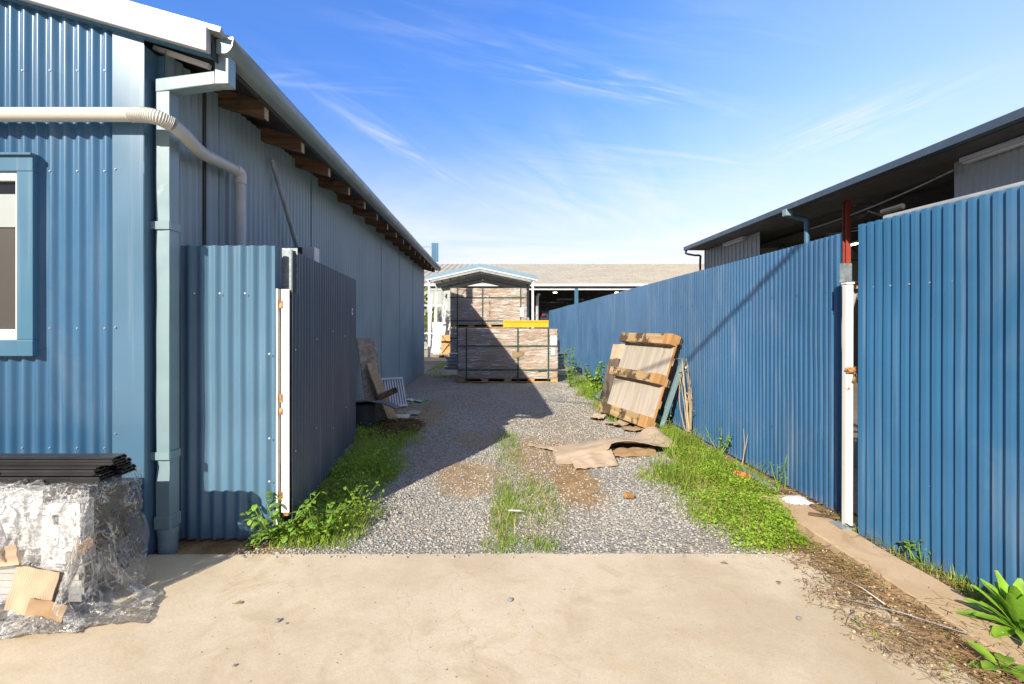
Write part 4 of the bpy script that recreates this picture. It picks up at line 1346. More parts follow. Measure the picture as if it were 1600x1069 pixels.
# ---- broad leaf ground cover (folded leaflets)
def leaflets(name, P, hgt, size, mat_, flat=.45):
    n = len(P)
    bv = np.array([(0, 0, 0), (.35, -.42, .10), (1, 0, -.05), (.35, .42, .10), (.72, -.3, .05), (.72, .3, .05)])
    bf = [(0, 1, 4), (0, 4, 2), (0, 2, 5), (0, 5, 3)]
    sc = np.repeat(size[:, None], 3, 1)
    az = rng.uniform(0, 2 * PI, n)
    ti = rng.normal(-.05, flat, n)
    ro = rng.normal(0, flat, n)
    def rx(a):
        M = np.zeros((n, 3, 3)); M[:, 0, 0] = 1; M[:, 1, 1] = np.cos(a); M[:, 1, 2] = -np.sin(a); M[:, 2, 1] = np.sin(a); M[:, 2, 2] = np.cos(a); return M
    def ry(a):
        M = np.zeros((n, 3, 3)); M[:, 1, 1] = 1; M[:, 0, 0] = np.cos(a); M[:, 0, 2] = np.sin(a); M[:, 2, 0] = -np.sin(a); M[:, 2, 2] = np.cos(a); return M
    def rz(a):
        M = np.zeros((n, 3, 3)); M[:, 2, 2] = 1; M[:, 0, 0] = np.cos(a); M[:, 0, 1] = -np.sin(a); M[:, 1, 0] = np.sin(a); M[:, 1, 1] = np.cos(a); return M
    Q = P.copy()
    Q[:, 2] += hgt
    return scatter(name, bv, bf, Q, sc, mat_, rot=rz(az) @ ry(ti) @ rx(ro))


cl = lambda x, y: g_right(x, y) * min(1., max(0., (x - 1.50) / .3 + .35 + 1.2 * sm_noise(x * 2.6, y * 2.1, 63))) * (1. if y < 4.4 else .6)
P = sample(95000, 1.2, 2.35, 2.78, 6., cl)
hh = np.array([.03 + .07 * max(0., min(1., cl(p[0], p[1]))) * (.7 + .6 * sm_noise(p[0] * 4, p[1] * 4, 8)) for p in P]) * rng.uniform(.4, 1.1, len(P))
leaflets('ground_cover', P, hh, rng.uniform(.009, .021, len(P)), MT['clover'])
P = sample(22000, -1.75, -.6, 2.83, 6.4, lambda x, y: g_left(x, y) * min(1., max(.12, .55 + .9 * sm_noise(x * 3, y * 2, 77))))
hh = rng.uniform(.02, .12, len(P))
leaflets('ground_cover', P, hh, rng.uniform(.012, .028, len(P)), MT['clover'])
P = sample(5000, 1.3, 2.36, 6., 12., g_right)
leaflets('ground_cover', P, rng.uniform(.03, .2, len(P)), rng.uniform(.02, .045, len(P)), MT['clover'])
P = sample(2600, 1.5, 2.3, 1.3, 2.7, lambda x, y: lit(x, y) * (sm_noise(x * 6, y * 6, 17) > .22))
leaflets('ground_cover', P, rng.uniform(.02, .045, len(P)), rng.uniform(.008, .018, len(P)), MT['clover'])


# ---- individual weeds
def leaf_blade(m, base, d, L, w, curl=.5, nseg=7, wav=.08, fold=.25, tilt=0.):
    """a long leaf with midrib fold, wavy edge and drooping tip, closed thin sheet"""
    base, d = Vector(base), Vector(d).normalized()
    side = d.cross(Vector((0, 0, 1))).normalized()
    P = []
    p = base.copy()
    dirv = d.copy()
    for i in range(nseg + 1):
        P.append((p.copy(), dirv.copy()))
        dirv = (dirv + Vector((0, 0, -curl / nseg))).normalized()
        p = p + dirv * L / nseg
    ph = rnd.uniform(0, 6)
    def fn(u, v):
        f = u * nseg
        i = min(int(f), nseg - 1)
        c = P[i][0].lerp(P[i + 1][0], f - i)
        dv = P[i][1]
        up = side.cross(dv)
        ww = w * (.2 + .8 * math.sin(PI * min(1., .985 * u ** 1.25))) * (1 + wav * math.sin(u * 19 + ph))
        q = (v - .5) * 2
        return c + side * q * ww + up * (abs(q) * ww * fold + .15 * wav * w * math.sin(u * 17 + ph + q * 2) * abs(q) * 4)
    m.grid(nseg * 2, 4, fn, .0012)


def rosette(name, label, c, n, L, w, el, mat_, group=None, cat='weed', curl=.9):
    t_ = thing(name, label, cat, c, group=group)
    for k in range(n):
        a = k * 2.4 + rnd.uniform(-.3, .3)
        e = el[0] + (el[1] - el[0]) * (k / n) + rnd.uniform(-.12, .12)
        m = MB()
        leaf_blade(m, (c[0] + .012 * math.cos(a), c[1] + .012 * math.sin(a), c[2] + .01), (math.cos(a) * math.cos(e), math.sin(a) * math.cos(e), math.sin(e)), L * rnd.uniform(.75, 1.1), w * rnd.uniform(.8, 1.15), curl * rnd.uniform(.5, 1.2))
        m.build('leaf', mat_, t_, smooth=True, auto=60)
    return t_


rosette('dock_weed', 'big bright green broad leaved weed at the foot of the nearest gate panel', (2.19, 2.0, .02), 40, .205, .027, (.40, 1.45), MT['dock'], curl=.75)
rosette('dock_weed', 'smaller broad leaved seedling just in front of the big dock weed', (1.90, 1.80, .01), 8, .10, .024, (.2, 1.1), MT['dock'])


def stem_weed(name, label, c, h, n_stem, lsz, mat_, spread=.25, leaf_n=14, cat='weed', group=None, stem_mat='weed', bare=0.):
    t_ = thing(name, label, cat, c, group=group)
    st, lf = MB(), MB()
    for s in range(n_stem):
        a = rnd.uniform(0, 2 * PI)
        tip = Vector((c[0] + math.cos(a) * spread * h * rnd.uniform(.2, 1), c[1] + math.sin(a) * spread * h * rnd.uniform(.2, 1), c[2] + h * rnd.uniform(.65, 1)))
        b = Vector(c) + Vector((rnd.uniform(-.03, .03), rnd.uniform(-.03, .03), 0))
        mid = b.lerp(tip, .55) + Vector((rnd.uniform(-.04, .04), rnd.uniform(-.04, .04), 0)) * h
        pt = catmull([b, mid, tip], 5)
        st.tube(pt, [.004 * (1 - .7 * i / len(pt)) * (1 + h) for i in range(len(pt))], 5)
        for k in range(leaf_n):
            f = rnd.uniform(bare, 1)
            p = pt[min(len(pt) - 1, int(f * len(pt)))]
            a2 = rnd.uniform(0, 2 * PI)
            e = rnd.uniform(-.2, .8)
            d = Vector((math.cos(a2) * math.cos(e), math.sin(a2) * math.cos(e), math.sin(e)))
            leaf_blade(lf, p + d * .01, d, lsz * rnd.uniform(.6, 1.2), lsz * rnd.uniform(.22, .40), .9, 3, .05)
    st.build('stem', MT[stem_mat], t_)
    if leaf_n:
        lf.build('foliage', mat_, t_, smooth=True)
    return t_


stem_weed('leafy_weed', 'round leaved green weed at the foot of the open gate leaf', (-1.28, 2.90, 0), .30, 13, .055, MT['weed'], .8, 9)
stem_weed('leafy_weed', 'sprawling yellow green weed growing in the sun next to the concrete edge', (-1.05, 2.95, 0), .24, 13, .045, MT['weed'], 1.0, 9)
stem_weed('leafy_weed', 'low weed with yellow buds at the edge of the gate shadow', (-.98, 3.45, 0), .22, 8, .035, MT['weed'], .9, 9)
stem_weed('leafy_weed', 'small green sprig beside the pipe foot on the bare soil', (-1.42, 2.83, 0), .12, 5, .032, MT['weed'], .8, 8)
stem_weed('tall_weed', 'tall seeding weed between the front timber pack and the fence', (1.66, 10.3, 0), .95, 6, .07, MT['weed'], .25, 22)
stem_weed('tall_weed', 'bushy green weed against the fence just beyond the leaning pallet', (1.98, 9.3, 0), .62, 11, .085, MT['weed'], .5, 24)
stem_weed('dry_weed', 'tangle of tall dead stalks standing behind the leaning pallet', (2.24, 5.55, 0), .95, 10, .05, MT['stalk'], .13, 2, stem_mat='stalk')
stem_weed('dry_weed', 'single bare dead stalk by the fence beyond the white rag', (2.22, 4.30, 0), .42, 2, .05, MT['stalk'], .3, 0, stem_mat='stalk')
stem_weed('leafy_weed', 'upright green weed against the fence beyond the kerb end', (2.22, 4.75, 0), .30, 7, .035, MT['weed'], .5, 9)
stem_weed('leafy_weed', 'thin grey green weed with long stems leaning on the fence near the kerb end', (2.24, 3.78, 0), .30, 5, .022, MT['weed'], .3, 6)
stem_weed('leafy_weed', 'small leafy weed at the foot of the nearest gate between its ribs', (2.30, 2.62, 0), .15, 5, .035, MT['weed'], .5, 8)

# small tree behind the carport
te = thing('small_tree', 'yellow green tree showing between the shed corner and the carport', 'tree', (-4.6, 25, 0))
MB().tube(catmull([(-4.6, 25, 0), (-4.5, 25, 1.1), (-4.7, 25.1, 2.0), (-4.6, 25, 3.1)], 4), [.14 - .007 * i for i in range(13)], 8).build('trunk', MT['bark'], te, smooth=True)
n = 2600
dirs = rng.normal(0, 1, (n, 3))
dirs /= np.linalg.norm(dirs, axis=1)[:, None]
cent = rng.normal(0, 1, (14, 3)) * np.array([.8, .8, .7]) + np.array([-4.7, 25, 2.5])
Pn = cent[rng.integers(0, 14, n)] + dirs * (rng.uniform(0, 1, n) ** .4)[:, None] * .55
lm = leaflets('crown', Pn, np.zeros(n), rng.uniform(.08, .16, n), MT['tree_leaf'], .9)
del lm['kind']
lm.parent = te
lm.matrix_parent_inverse = Matrix.Translation(-Vector((-4.6, 25, 0)))

# ============================================================== wrapped timber packs
def sheet_side(m, O, du, dv, L, H, nrm, nu, nv, amp, seed):
    m.grid(nu, nv, lambda u, v: Vector(O) + Vector(du) * (u * L) + Vector(dv) * (v * H) + Vector(nrm) * (amp * (sm_noise(u * L * 2.2 + seed, v * H * 11, seed) + .5 * sm_noise(u * L * 7 + seed, v * H * 26, seed + 4)) * min(1, 8 * u, 8 * (1 - u)) + .010), .0015)


def pack(label, loc, straps, hz, w=2.3, d=1.1, h=1.24, seed=0., tears=()):
    p = thing('timber_pack', label, 'timber pack', loc)
    x0, x1 = -w / 2, w / 2
    pl_ = MB()
    for yy in (0., d / 2 - .04, d - .08):
        for k in range(5):
            xx = x0 + (w - .16) * k / 4
            pl_.box((xx, yy + .003, .022), (xx + .16, yy + .08, .085))
    pl_.box((x0, 0, 0), (x1, .09, .0205)).box((x0, d / 2 - .05, 0), (x1, d / 2 + .05, .0205)).box((x0, d - .09, 0), (x1, d, .0205))
    pl_.box((x0, 0, .0865), (x1, d, .106))
    pl_.build('pallet', MT['pine_clean'], p, local=True)
    MB().box((x0 + .012, .012, .107), (x1 - .012, d - .012, h - .008)).build('boards', MT['core'], p, local=True, bevel=.01)
    wr = MB()
    sheet_side(wr, (x0, 0, .09), (1, 0, 0), (0, 0, 1), w, h - .09, (0, -1, 0), 60, 44, .007, seed + 1)
    sheet_side(wr, (x0, d, .09), (0, -1, 0), (0, 0, 1), d, h - .09, (-1, 0, 0), 20, 20, .007, seed + 5)
    sheet_side(wr, (x1, 0, .09), (0, 1, 0), (0, 0, 1), d, h - .09, (1, 0, 0), 20, 20, .007, seed + 9)
    sheet_side(wr, (x1, d, .09), (-1, 0, 0), (0, 0, 1), w, h - .09, (0, 1, 0), 20, 20, .007, seed + 13)
    sheet_side(wr, (x0, 0, h - .004), (1, 0, 0), (0, 1, 0), w, d, (0, 0, 1), 30, 16, .004, seed + 17)
    wr.build('wrap', MT['wrap'], p, local=True, smooth=True, auto=60)
    for f in straps:
        x = x0 + w * f
        s = MB()
        s.box((x - .016, -.021, .02), (x + .016, -.017, h + .018)).box((x - .016, -.017, h + .014), (x + .016, d + .017, h + .018)).box((x - .016, d + .017, .02), (x + .016, d + .021, h + .018))
        s.build('strap', MT['strap'], p, local=True)
    for f in hz:
        z = h * f
        s = MB()
        s.box((x0 - .02, -.0245, z - .014), (x1 + .02, -.0215, z + .014)).box((x0 - .023, -.0245, z - .014), (x0 - .02, d + .02, z + .014)).box((x1 + .02, -.0245, z - .014), (x1 + .023, d + .02, z + .014))
        s.build('strap', MT['strap'], p, local=True)
    return p


p1 = pack('shrink wrapped timber pack lowest and nearest, standing on the gravel across the lane', (.333, 11.15, -.01), (.085, .60, .905), (.68, .235), seed=2.)
for (x, z, sx, sz) in ((1.0, .63, .09, .17), (.98, .86, .14, .22)):
    MB().box((x, -.0285, z), (x + sx, -.0255, z + sz)).build('label_sheet', MT['paper'], p1, local=True)
tearm = MB()
tearm.extrude([(.09, -.027, .70), (.38, -.027, .71), (.33, -.027, .62), (.17, -.027, .56), (.12, -.027, .58)], (0, .004, 0))
tearm.build('torn_patch', MT['card_dark'], p1, local=True)
pw = MB()
for k in range(9):
    pw.box((.69 + k * .024, -.0275, .245), (.69 + k * .024 + .015, -.0255, .27 + .008 * (k % 3)))
pw.build('print', MT['ink'], p1, local=True)
pack('shrink wrapped timber pack underneath the upper one at the back, mostly hidden', (-.145, 14.6, -.01), (.09, .42, .92), (.75, .2), seed=22.)
p3 = pack('shrink wrapped timber pack on top of the rear stack under the carport edge', (-.145, 14.6, 1.245), (.09, .42, .92), (.76, .17), h=1.19, seed=41.)
for (z, n_) in ((.92, 2), (.70, 3), (.42, 3), (.35, 2)):
    m = MB()
    for k in range(n_):
        m.box((.015 + .01 * (k % 2), -.028, z + k * .032), (.045 - .006 * (k % 2), -.0255, z + k * .032 + .022))
    m.build('print', MT['ink'], p3, local=True)
MB().box((.95, -.0275, .33), (1.07, -.0255, .60)).build('label_sheet', MT['paper'], p3, local=True)

yb = MB().extrude([(.22, 11.2, 1.234), (.22, 11.2, 1.40), (.225, 11.2, 1.405), (.225, 11.24, 1.405), (.225, 11.55, 1.405), (.22, 11.55, 1.234)], (1.06, 0, 0))
yt = thing('yellow_beam', 'bright yellow folded steel section lying on top of the front timber pack', 'steel beam', (.75, 11.3, 1.234))
b = MB()
b.extrude([(.23, 11.20, 1.262), (.23, 11.20, 1.42), (.23, 11.50, 1.42), (.23, 11.50, 1.262), (.23, 11.46, 1.262), (.23, 11.46, 1.41), (.23, 11.24, 1.41), (.23, 11.24, 1.262)], (1.05, 0, 0))
b.build('beam', MT['yellow'], yt, bevel=.004)
MB().box((.23, 11.185, 1.39), (1.28, 11.199, 1.424)).build('flange', MT['yellow'], yt)

# C purlins lying behind the front pack
pu = None
for lay in range(5):
    for col in range(2):
        x0 = -1.24 + rnd.uniform(-.05, .10) + (.06 if lay == 4 else 0)
        y0, z0 = 12.50 + col * .19, .16 + lay * .085
        if pu is None:
            m = MB().extrude([(0, q, z) for (q, z) in ((0, 0), (.17, 0), (.17, .078), (0, .078), (0, .062), (.004, .062), (.004, .074), (.166, .074), (.166, .004), (.004, .004), (.004, .016), (0, .016))], (3.05, 0, 0))
            pu = m.build('steel_purlin', MT['zinc_white'], local=True)
            o = pu
        else:
            o = pu.copy()
            COL.objects.link(o)
        o.location = (x0, y0, z0)
        tag(o, 'galvanised steel purlin in the bundle poking out behind the front timber pack', 'purlin', 'steel purlins bundled behind the front pack')
for x in (-.9, .3, 1.5):
    o = MB().box((x, 12.45, -.012), (x + .1, 12.92, .159)).build('timber_bearer', MT['pine_clean'], bevel=.004)
    tag(o, 'short timber bearer under the bundle of steel purlins', 'bearer', 'bearers under the purlins')

# lengths stored under the carport
specs = [(-2.48, .07, .02, 'zinc_white', 2.7), (-2.36, .05, .10, 'galv', 2.5), (-2.27, .10, .04, 'white_paint', 2.75), (-2.16, .06, .16, 'zinc_white', 2.6), (-2.08, .05, .22, 'galv', 2.4),
         (-2.0, .08, .10, 'zinc_white', 2.7), (-1.9, .05, .3, 'galv', 2.4), (-1.84, .06, .40, 'white_paint', 2.2), (-1.78, .05, .46, 'zinc_white', 1.9), (-1.70, .06, .36, 'galv', 1.7), (-1.62, .05, .25, 'zinc_white', 2.5), (-1.48, .09, .05, 'zinc_white', 2.7)]
for (x, w, lean, mk, h) in specs:
    y = 20.4 + rnd.uniform(-.3, .5)
    o = MB().beam((x - .25, y, .15), (x - .25 + lean * h * .7, y + .35, h), w, .03, up=(0, -1, .1)).build('metal_length', MT[mk], bevel=.003)
    tag(o, 'long pale metal section leaning among the stock under the left side of the carport', 'metal section', 'metal lengths leaning under the carport')
o = MB().grid(10, 16, lambda u, v: (-2.5 + .62 * u + .05 * sm_noise(u * 4, v * 5) - .05 * v, 20.0 + .25 * v + .06 * sm_noise(u * 7, v * 3, 3), .1 + 1.35 * v), .01).build('white_sheet', MT['rag'], smooth=True)
tag(o, 'white plastic sheet hanging over the stock just inside the left carport post', 'sheet')
bc = thing('timber_crate', 'brown timber crate on a pallet inside the left side of the carport', 'crate', (-1.85, 19.8, 0))
MB().box((-2.12, 19.6, .16), (-1.50, 20.3, .92)).build('crate_body', MT['pine_clean'], bc, bevel=.01)
MB().box((-2.2, 19.55, .12), (-1.4, 20.35, .158)).box((-2.2, 19.55, .006), (-2.08, 20.35, .119)).box((-1.85, 19.55, .006), (-1.73, 20.35, .119)).box((-1.52, 19.55, .006), (-1.4, 20.35, .119)).build('pallet', MT['pine'], bc)
MB().beam((-2.08, 19.585, .2), (-1.55, 19.585, .88), .02, .03, up=(0, 1, 0)).beam((-1.55, 19.585, .2), (-2.08, 19.585, .88), .02, .03, up=(0, 1, 0)).build('brace', MT['charred'], bc)

# ============================================================== leaning pallet on the right fence
e1 = Vector((.31, -1.18, 0)).normalized()
e2 = Vector((.42, -.09, 1.13))
e2 = (e2 - e1 * e2.dot(e1)).normalized()
e3 = e1.cross(e2)
if e3.x > 0:
    e3 = -e3
# local frame: x along the bottom edge, y up the lean, z out of the face (towards the lane)
pal = thing('leaning_pallet', 'weathered timber pallet with three thick bearers leaning on the right fence', 'pallet', (1.62, 7.05, .03))
PM = Matrix((( e1.x, e2.x, e3.x), (e1.y, e2.y, e3.y), (e1.z, e2.z, e3.z)))
pal.rotation_mode = 'QUATERNION'
if PM.determinant() < 0:
    # mirror free frame: run x the other way
    PM = Matrix(((-e1.x, e2.x, e3.x), (-e1.y, e2.y, e3.y), (-e1.z, e2.z, e3.z)))
    pal.location = Vector((1.62, 7.05, .03)) + e1 * 1.22
    FLIP = True
else:
    FLIP = False
pal.rotation_quaternion = PM.to_quaternion()
fx = (lambda x: 1.22 - x) if FLIP else (lambda x: x)


def pb(name, x0, x1, y0, y1, z0, z1, mk, bev=.004):
    a, b = sorted((fx(x0), fx(x1)))
    return MB().box((a, y0, z0), (b, y1, z1)).build(name, MT[mk], pal, local=True, bevel=bev)


pb('deck_sheet', .02, 1.19, .01, 1.20, 0, .014, 'ply', .001)
for (a, b) in ((.0, .14), (.56, .68), (1.07, 1.20)):
    pb('bearer', -.03, 1.04, a, b, .0145, .105, 'pine')
    pb('bearer_block', 1.0405, 1.215, a - .004, b + .004, .0145, .105, 'pine_edge')
for (a, b) in ((0., .10), (.27, .37), (.55, .65), (.82, .92), (1.10, 1.20)):
    pb('deck_board', 0., 1.22, a, b, -.024, -.001, 'board')
pb('side_board', 1.195, 1.222, 0.0, 1.205, -.0009, .014, 'pine_edge', .001)
for (a, b) in ((0., .10), (.55, .65), (1.10, 1.20)):
    pb('back_bearer', .02, 1.20, a + .005, b - .005, -.075, -.0245, 'charred')

o = MB().beam((2.13, 6.14, .02), (2.325, 5.90, .90), .05, .055, up=(1, 0, 0)).build('grey_channel', MT['downpipe'], bevel=.003)
tag(o, 'pale grey metal channel leaning on the fence behind the pallet', 'channel')
o = MB().grid(8, 10, lambda u, v: (1.74 + .22 * u + .22 * v, 7.9 - .32 * u + .02 * sm_noise(u * 5, v * 4), .02 + .98 * v + .02 * sm_noise(u * 3, 2)), .012).build('cardboard_flat', MT['card'], smooth=True, auto=40)
tag(o, 'brown cardboard flat leaning behind the far edge of the pallet', 'cardboard')
o = MB().grid(4, 10, lambda u, v: (1.66 + .14 * u + .17 * v + .012 * sm_noise(v * 6, u), 7.62 - .1 * u + .02 * sm_noise(u * 5, v * 9), .0 + .78 * v + .03 * sm_noise(u * 6, 3)), .05).build('rotten_board', MT['charred'], smooth=True, auto=40)
tag(o, 'dark rotten board leaning at the far side of the pallet', 'board')
for i, (x, y, s, a, lab) in enumerate(((1.66, 6.35, .34, .5, 'torn cardboard piece under the left foot of the pallet'), (1.74, 6.0, .26, -.2, 'curled scrap of cardboard below the middle of the pallet'), (1.45, 6.75, .26, 1.0, 'ragged cardboard scrap on the gravel left of the pallet'))):
    ca, sa_ = math.cos(a), math.sin(a)
    def fn(u, v, x=x, y=y, s=s, i=i):
        p, q = (u - .5) * s * (1 + .25 * sm_noise(v * 4, i)), (v - .5) * s * .7 * (1 + .3 * sm_noise(u * 4, i + 5))
        return (x + p * ca - q * sa_, y + p * sa_ + q * ca, gh(x, y) + .03 + .05 * abs(u - .45) + .025 * sm_noise(u * 5, v * 5, i))
    o = MB().grid(10, 8, fn, .005).build('cardboard_scrap', MT['card' if i != 1 else 'card_dark'], smooth=True, auto=45)
    tag(o, lab, 'cardboard')


# ============================================================== flattened cardboard on the lane
def card_fn(u, v):
    # u along x (left to right), v from near to far
    x = .62 + 1.26 * u + .05 * sm_noise(v * 3, u * 2, 1)
    near = 4.62 + .30 * u + .10 * sm_noise(u * 3.3, 2.) + .03 * sm_noise(u * 13, 5.)
    far = 5.22 + .34 * u + .07 * sm_noise(u * 3., 8.) + .03 * sm_noise(u * 12, 9.)
    y = near + (far - near) * v
    lift = .13 * math.exp(-((u - .55) / .28) ** 2) * (1 - v) ** .7 * (u > .0) + .10 * math.exp(-((u - .95) / .12) ** 2) * v
    z = gh(x, y) + .03 + lift + .030 * sm_noise(x * 3, y * 5, 3) + .008 * sm_noise(x * 12, y * 14, 8) + .02 * u
    if u < .42 and v < .35:
        z -= .04 * (.35 - v) / .35
    return (x, y, max(z, gh(x, y) + .008))


cs = MB().grid(44, 24, card_fn, .005).build('flattened_cardboard', MT['card'], smooth=True, auto=40)
tag(cs, 'large crumpled sheet of flattened brown cardboard lying across the lane', 'cardboard')
o = MB().grid(16, 12, lambda u, v: (.74 + .42 * u + .05 * sm_noise(v * 4, 7) * (1 if u < .3 else .4), 4.40 + .26 * v + .10 * u + .04 * sm_noise(u * 6, 3), gh(.9, 4.5) + .016 + .085 * v * (.4 + .6 * u) + .015 * sm_noise(u * 5, v * 6, 5)), .005).build('cardboard_flap', MT['card'], cs, smooth=True, auto=40)
o = MB().grid(12, 8, lambda u, v: (1.10 + .55 * u, 4.78 + .14 * v + .05 * u, gh(1.3, 4.8) + .018 + .05 * v + .02 * sm_noise(u * 7, v * 3, 9)), .005).build('cardboard_scrap', MT['card_dark'], smooth=True, auto=40)
tag(o, 'brown cardboard strip tucked under the raised edge of the big flattened sheet', 'cardboard')
o = MB().grid(14, 5, lambda u, v: (.38 + .36 * u, 5.28 - .22 * u + (.08 + .1 * u) * (v - .5) + .02 * sm_noise(u * 6, v), gh(.5, 5.2) + .012 + .012 * sm_noise(u * 9, v * 4, 4) + .01), .004).build('cardboard_scrap', MT['card'], smooth=True, auto=40)
tag(o, 'thin pointed cardboard tongue reaching left from the flattened sheet', 'cardboard')

# ============================================================== debris by the shed wall
o = MB().grid(6, 14, lambda u, v: (-1.67 + .22 * u - .24 * v, 6.45 + .15 * u + .30 * v + .006 * sm_noise(u * 9, v * 9), .0 + 1.12 * v), .022).build('plywood_board', MT['ply_dull'])
tag(o, 'tall weathered plywood board leaning on the shed wall behind the gate leaf', 'board')
tb = thing('timber_board', 'yellowish timber board with a nailed cleat leaning against the plywood by the shed wall', 'board', (-1.45, 7.0, 0))
bp0, bp1 = Vector((-1.36, 6.52, .01)), Vector((-1.70, 6.66, .78))
MB().beam(bp0, bp1, .17, .028, up=(.9, -.5, .4)).build('board', MT['board'], tb, bevel=.003)
c = bp0.lerp(bp1, .42) + Vector((.035, -.05, .03))
MB().beam(c + Vector((-.10, -.06, -.04)), c + Vector((.14, .09, .06)), .06, .07).build('cleat', MT['rafter'], tb, bevel=.004)
# ribbed vent panel
vp = thing('ribbed_panel', 'white ribbed plastic panel with pale blue cover leaning low on the shed wall', 'panel', (-1.5, 7.7, 0))
q0, qu, qv = Vector((-1.76, 7.55, .02)), Vector((.36, .22, 0)), Vector((-.10, .14, .42))
qn = qu.cross(qv).normalized()
if qn.y > 0:
    qn = -qn
for k in range(11):
    a = q0 + qu * (k / 10)
    MB().beam(a, a + qv, .02, .022, up=qn).build('rib', MT['white_paint'], vp)
MB().extrude([q0 - qn * .014, q0 + qu - qn * .014, q0 + qu + qv - qn * .014, q0 + qv - qn * .014], -qn * .012).build('backing', MT['downpipe'], vp)
for a in (q0 + qv, q0):
    MB().beam(a - qu * .03, a + qu * 1.03, .03, .05, up=qn).build('frame_rail', MT['zinc_white'], vp)
o = MB().grid(14, 8, lambda u, v: (-1.82 + .60 * u, 6.0 + .42 * v + .02 * u, .34 + .03 * math.sin(u * 2.2) - .10 * u ** 3 + .018 * sm_noise(u * 4, v * 3, 5) - .05 * v), .012).build('rubber_mat', MT['rubber'], smooth=True, auto=40)
tag(o, 'grey black curved rubber mat sticking out from behind the gate leaf', 'mat')
dr = thing('drum_stand_in', 'added dark drum standing in for the shaded hollow under the rubber mat', 'drum', (-1.66, 6.18, 0))  # dark body invented to fill the dark cavity beneath the mat
MB().tube([(-1.66, 6.18, 0), (-1.66, 6.18, .30)], .15, 20).build('shell', MT['dark_sheet'], dr, smooth=True, auto=40)
MB().tube([(-1.66, 6.18, .295), (-1.66, 6.18, .312)], .156, 20).build('rim', MT['black_alu'], dr, smooth=True, auto=40)
for (x, y, s, mk, lab) in ((-1.30, 6.85, .10, 'rag', 'white plaster scrap in front of the timber board'), (-1.18, 7.15, .08, 'blind', 'pale torn paper scrap on the gravel beyond the dead grass')):
    o = MB().grid(6, 6, lambda u, v, x=x, y=y, s=s: (x + (u - .5) * s * 2.2, y + (v - .5) * s * 1.6, gh(x, y) + .02 + .03 * v + .03 * sm_noise(u * 4 + x, v * 4 + y)), .006).build('scrap', MT[mk], smooth=True, auto=40)
    tag(o, lab, 'scrap')
o = MB().tube([(-1.22 + .16 * math.cos(2 * PI * k / 26), 8.05 + .20 * math.sin(2 * PI * k / 26) + .02 * math.sin(k * 1.3), .03 + .02 * math.sin(k * .9)) for k in range(25)], .008, 5).build('green_strap_loop', MT['green_strap'], smooth=True)
tag(o, 'loop of bright green packing strap on the gravel by the shed wall', 'strap')
o = MB().grid(8, 5, lambda u, v: (-1.52 + .3 * u, 8.35 + .2 * v - .2 * u, gh(-1.4, 8.4) + .02 + .03 * sm_noise(u * 6, v * 5, 2)), .004).build('plastic_scrap', MT['rag'], smooth=True)
tag(o, 'pale plastic scrap beside the green packing strap', 'scrap')
o = MB().grid(10, 8, lambda u, v: (1.78 + .25 * u, 8.75 - .75 * v + .1 * u, gh(1.9, 8.4) + .06 + .05 * sm_noise(u * 5, v * 6, 6) + .04 * u), .004).build('plastic_scrap', MT['gutter'], smooth=True)
tag(o, 'pale blue crumpled plastic in the grass by the fence beyond the pallet', 'scrap')

# ============================================================== small litter
def pebble(name, label, c, r, mk, cat, sq=(1.2, 1, .7)):
    m = MB()
    vs = [Vector((a * r * sq[0], b * r * sq[1], d * r * sq[2])) * (1 + .22 * sm_noise(a * 2 + c[0] * 5, b * 2, d * 2 + c[1])) + Vector(c) for a, b, d in ICO_V]
    m.add(vs, ICO_F)
    o = m.build(name, MT[mk], bevel=r * .12)
    return tag(o, label, cat)


GZ = .010
pebble('stone', 'dark grey stone in the middle of the concrete apron', (.078, 2.262, GZ + .008), .013, 'stone', 'stone')
pebble('stone', 'dark stone on the concrete nearest the bundled profiles', (-.94, 2.105, GZ + .007), .013, 'stone', 'stone')
pebble('stone', 'small stone just right of the dark stone near the profiles', (-.895, 2.09, GZ + .003), .006, 'stone', 'stone')
pebble('stone', 'small dark stone near the bottom edge of the concrete', (-.98, 1.83, GZ + .004), .007, 'stone', 'stone')
pebble('stone', 'grey stone on the concrete near the twigs at the right', (1.34, 2.12, GZ + .007), .012, 'stone', 'stone')
for i in range(70):
    x, y = rnd.uniform(-1.4, 1.5), rnd.uniform(1.7, 2.7)
    o = pebble('grit_chip', None, (x, y, GZ + .001), rnd.uniform(.0018, .0042), 'stone', None)
    tag(o, 'tiny grit chip scattered on the concrete apron', 'grit', 'grit chips on the concrete apron')
for (x, y, a, lab) in ((-1.20, 2.235, .3, 'small dry orange leaf on the concrete left of centre'), (1.42, 2.40, 1.2, 'curled dry brown leaf on the concrete near the twigs'), (1.23, 2.62, -.2, 'dry leaf by the concrete edge in front of the grass')):
    m = MB()
    leaf_blade(m, (x, y, GZ + .004), (math.cos(a), math.sin(a), .25), .04, .011, .5, 5, .1)
    o = m.build('dry_leaf', MT['card_dark'], smooth=True)
    tag(o, lab, 'leaf')
for i, (p, q, mk, lab) in enumerate((((1.62, 2.25), (1.95, 1.98), 'galv_dull', 'long pale grey strip lying among the twigs'), ((1.75, 2.42), (1.78, 2.20), 'paper', 'white plastic stick among the twigs left of the weed'), ((2.05, 2.05), (2.12, 1.90), 'paper', 'short white plastic tube in front of the big weed'), ((1.50, 2.05), (1.60, 2.14), 'stalk', 'dry straw lying over the edge of the concrete'))):
    o = MB().tube([(p[0], p[1], .032), ((p[0] + q[0]) / 2, (p[1] + q[1]) / 2, .045), (q[0], q[1], .034)], .0018 if i else .0022, 6).build('litter_stick', MT[mk], smooth=True)
    tag(o, lab, 'stick')
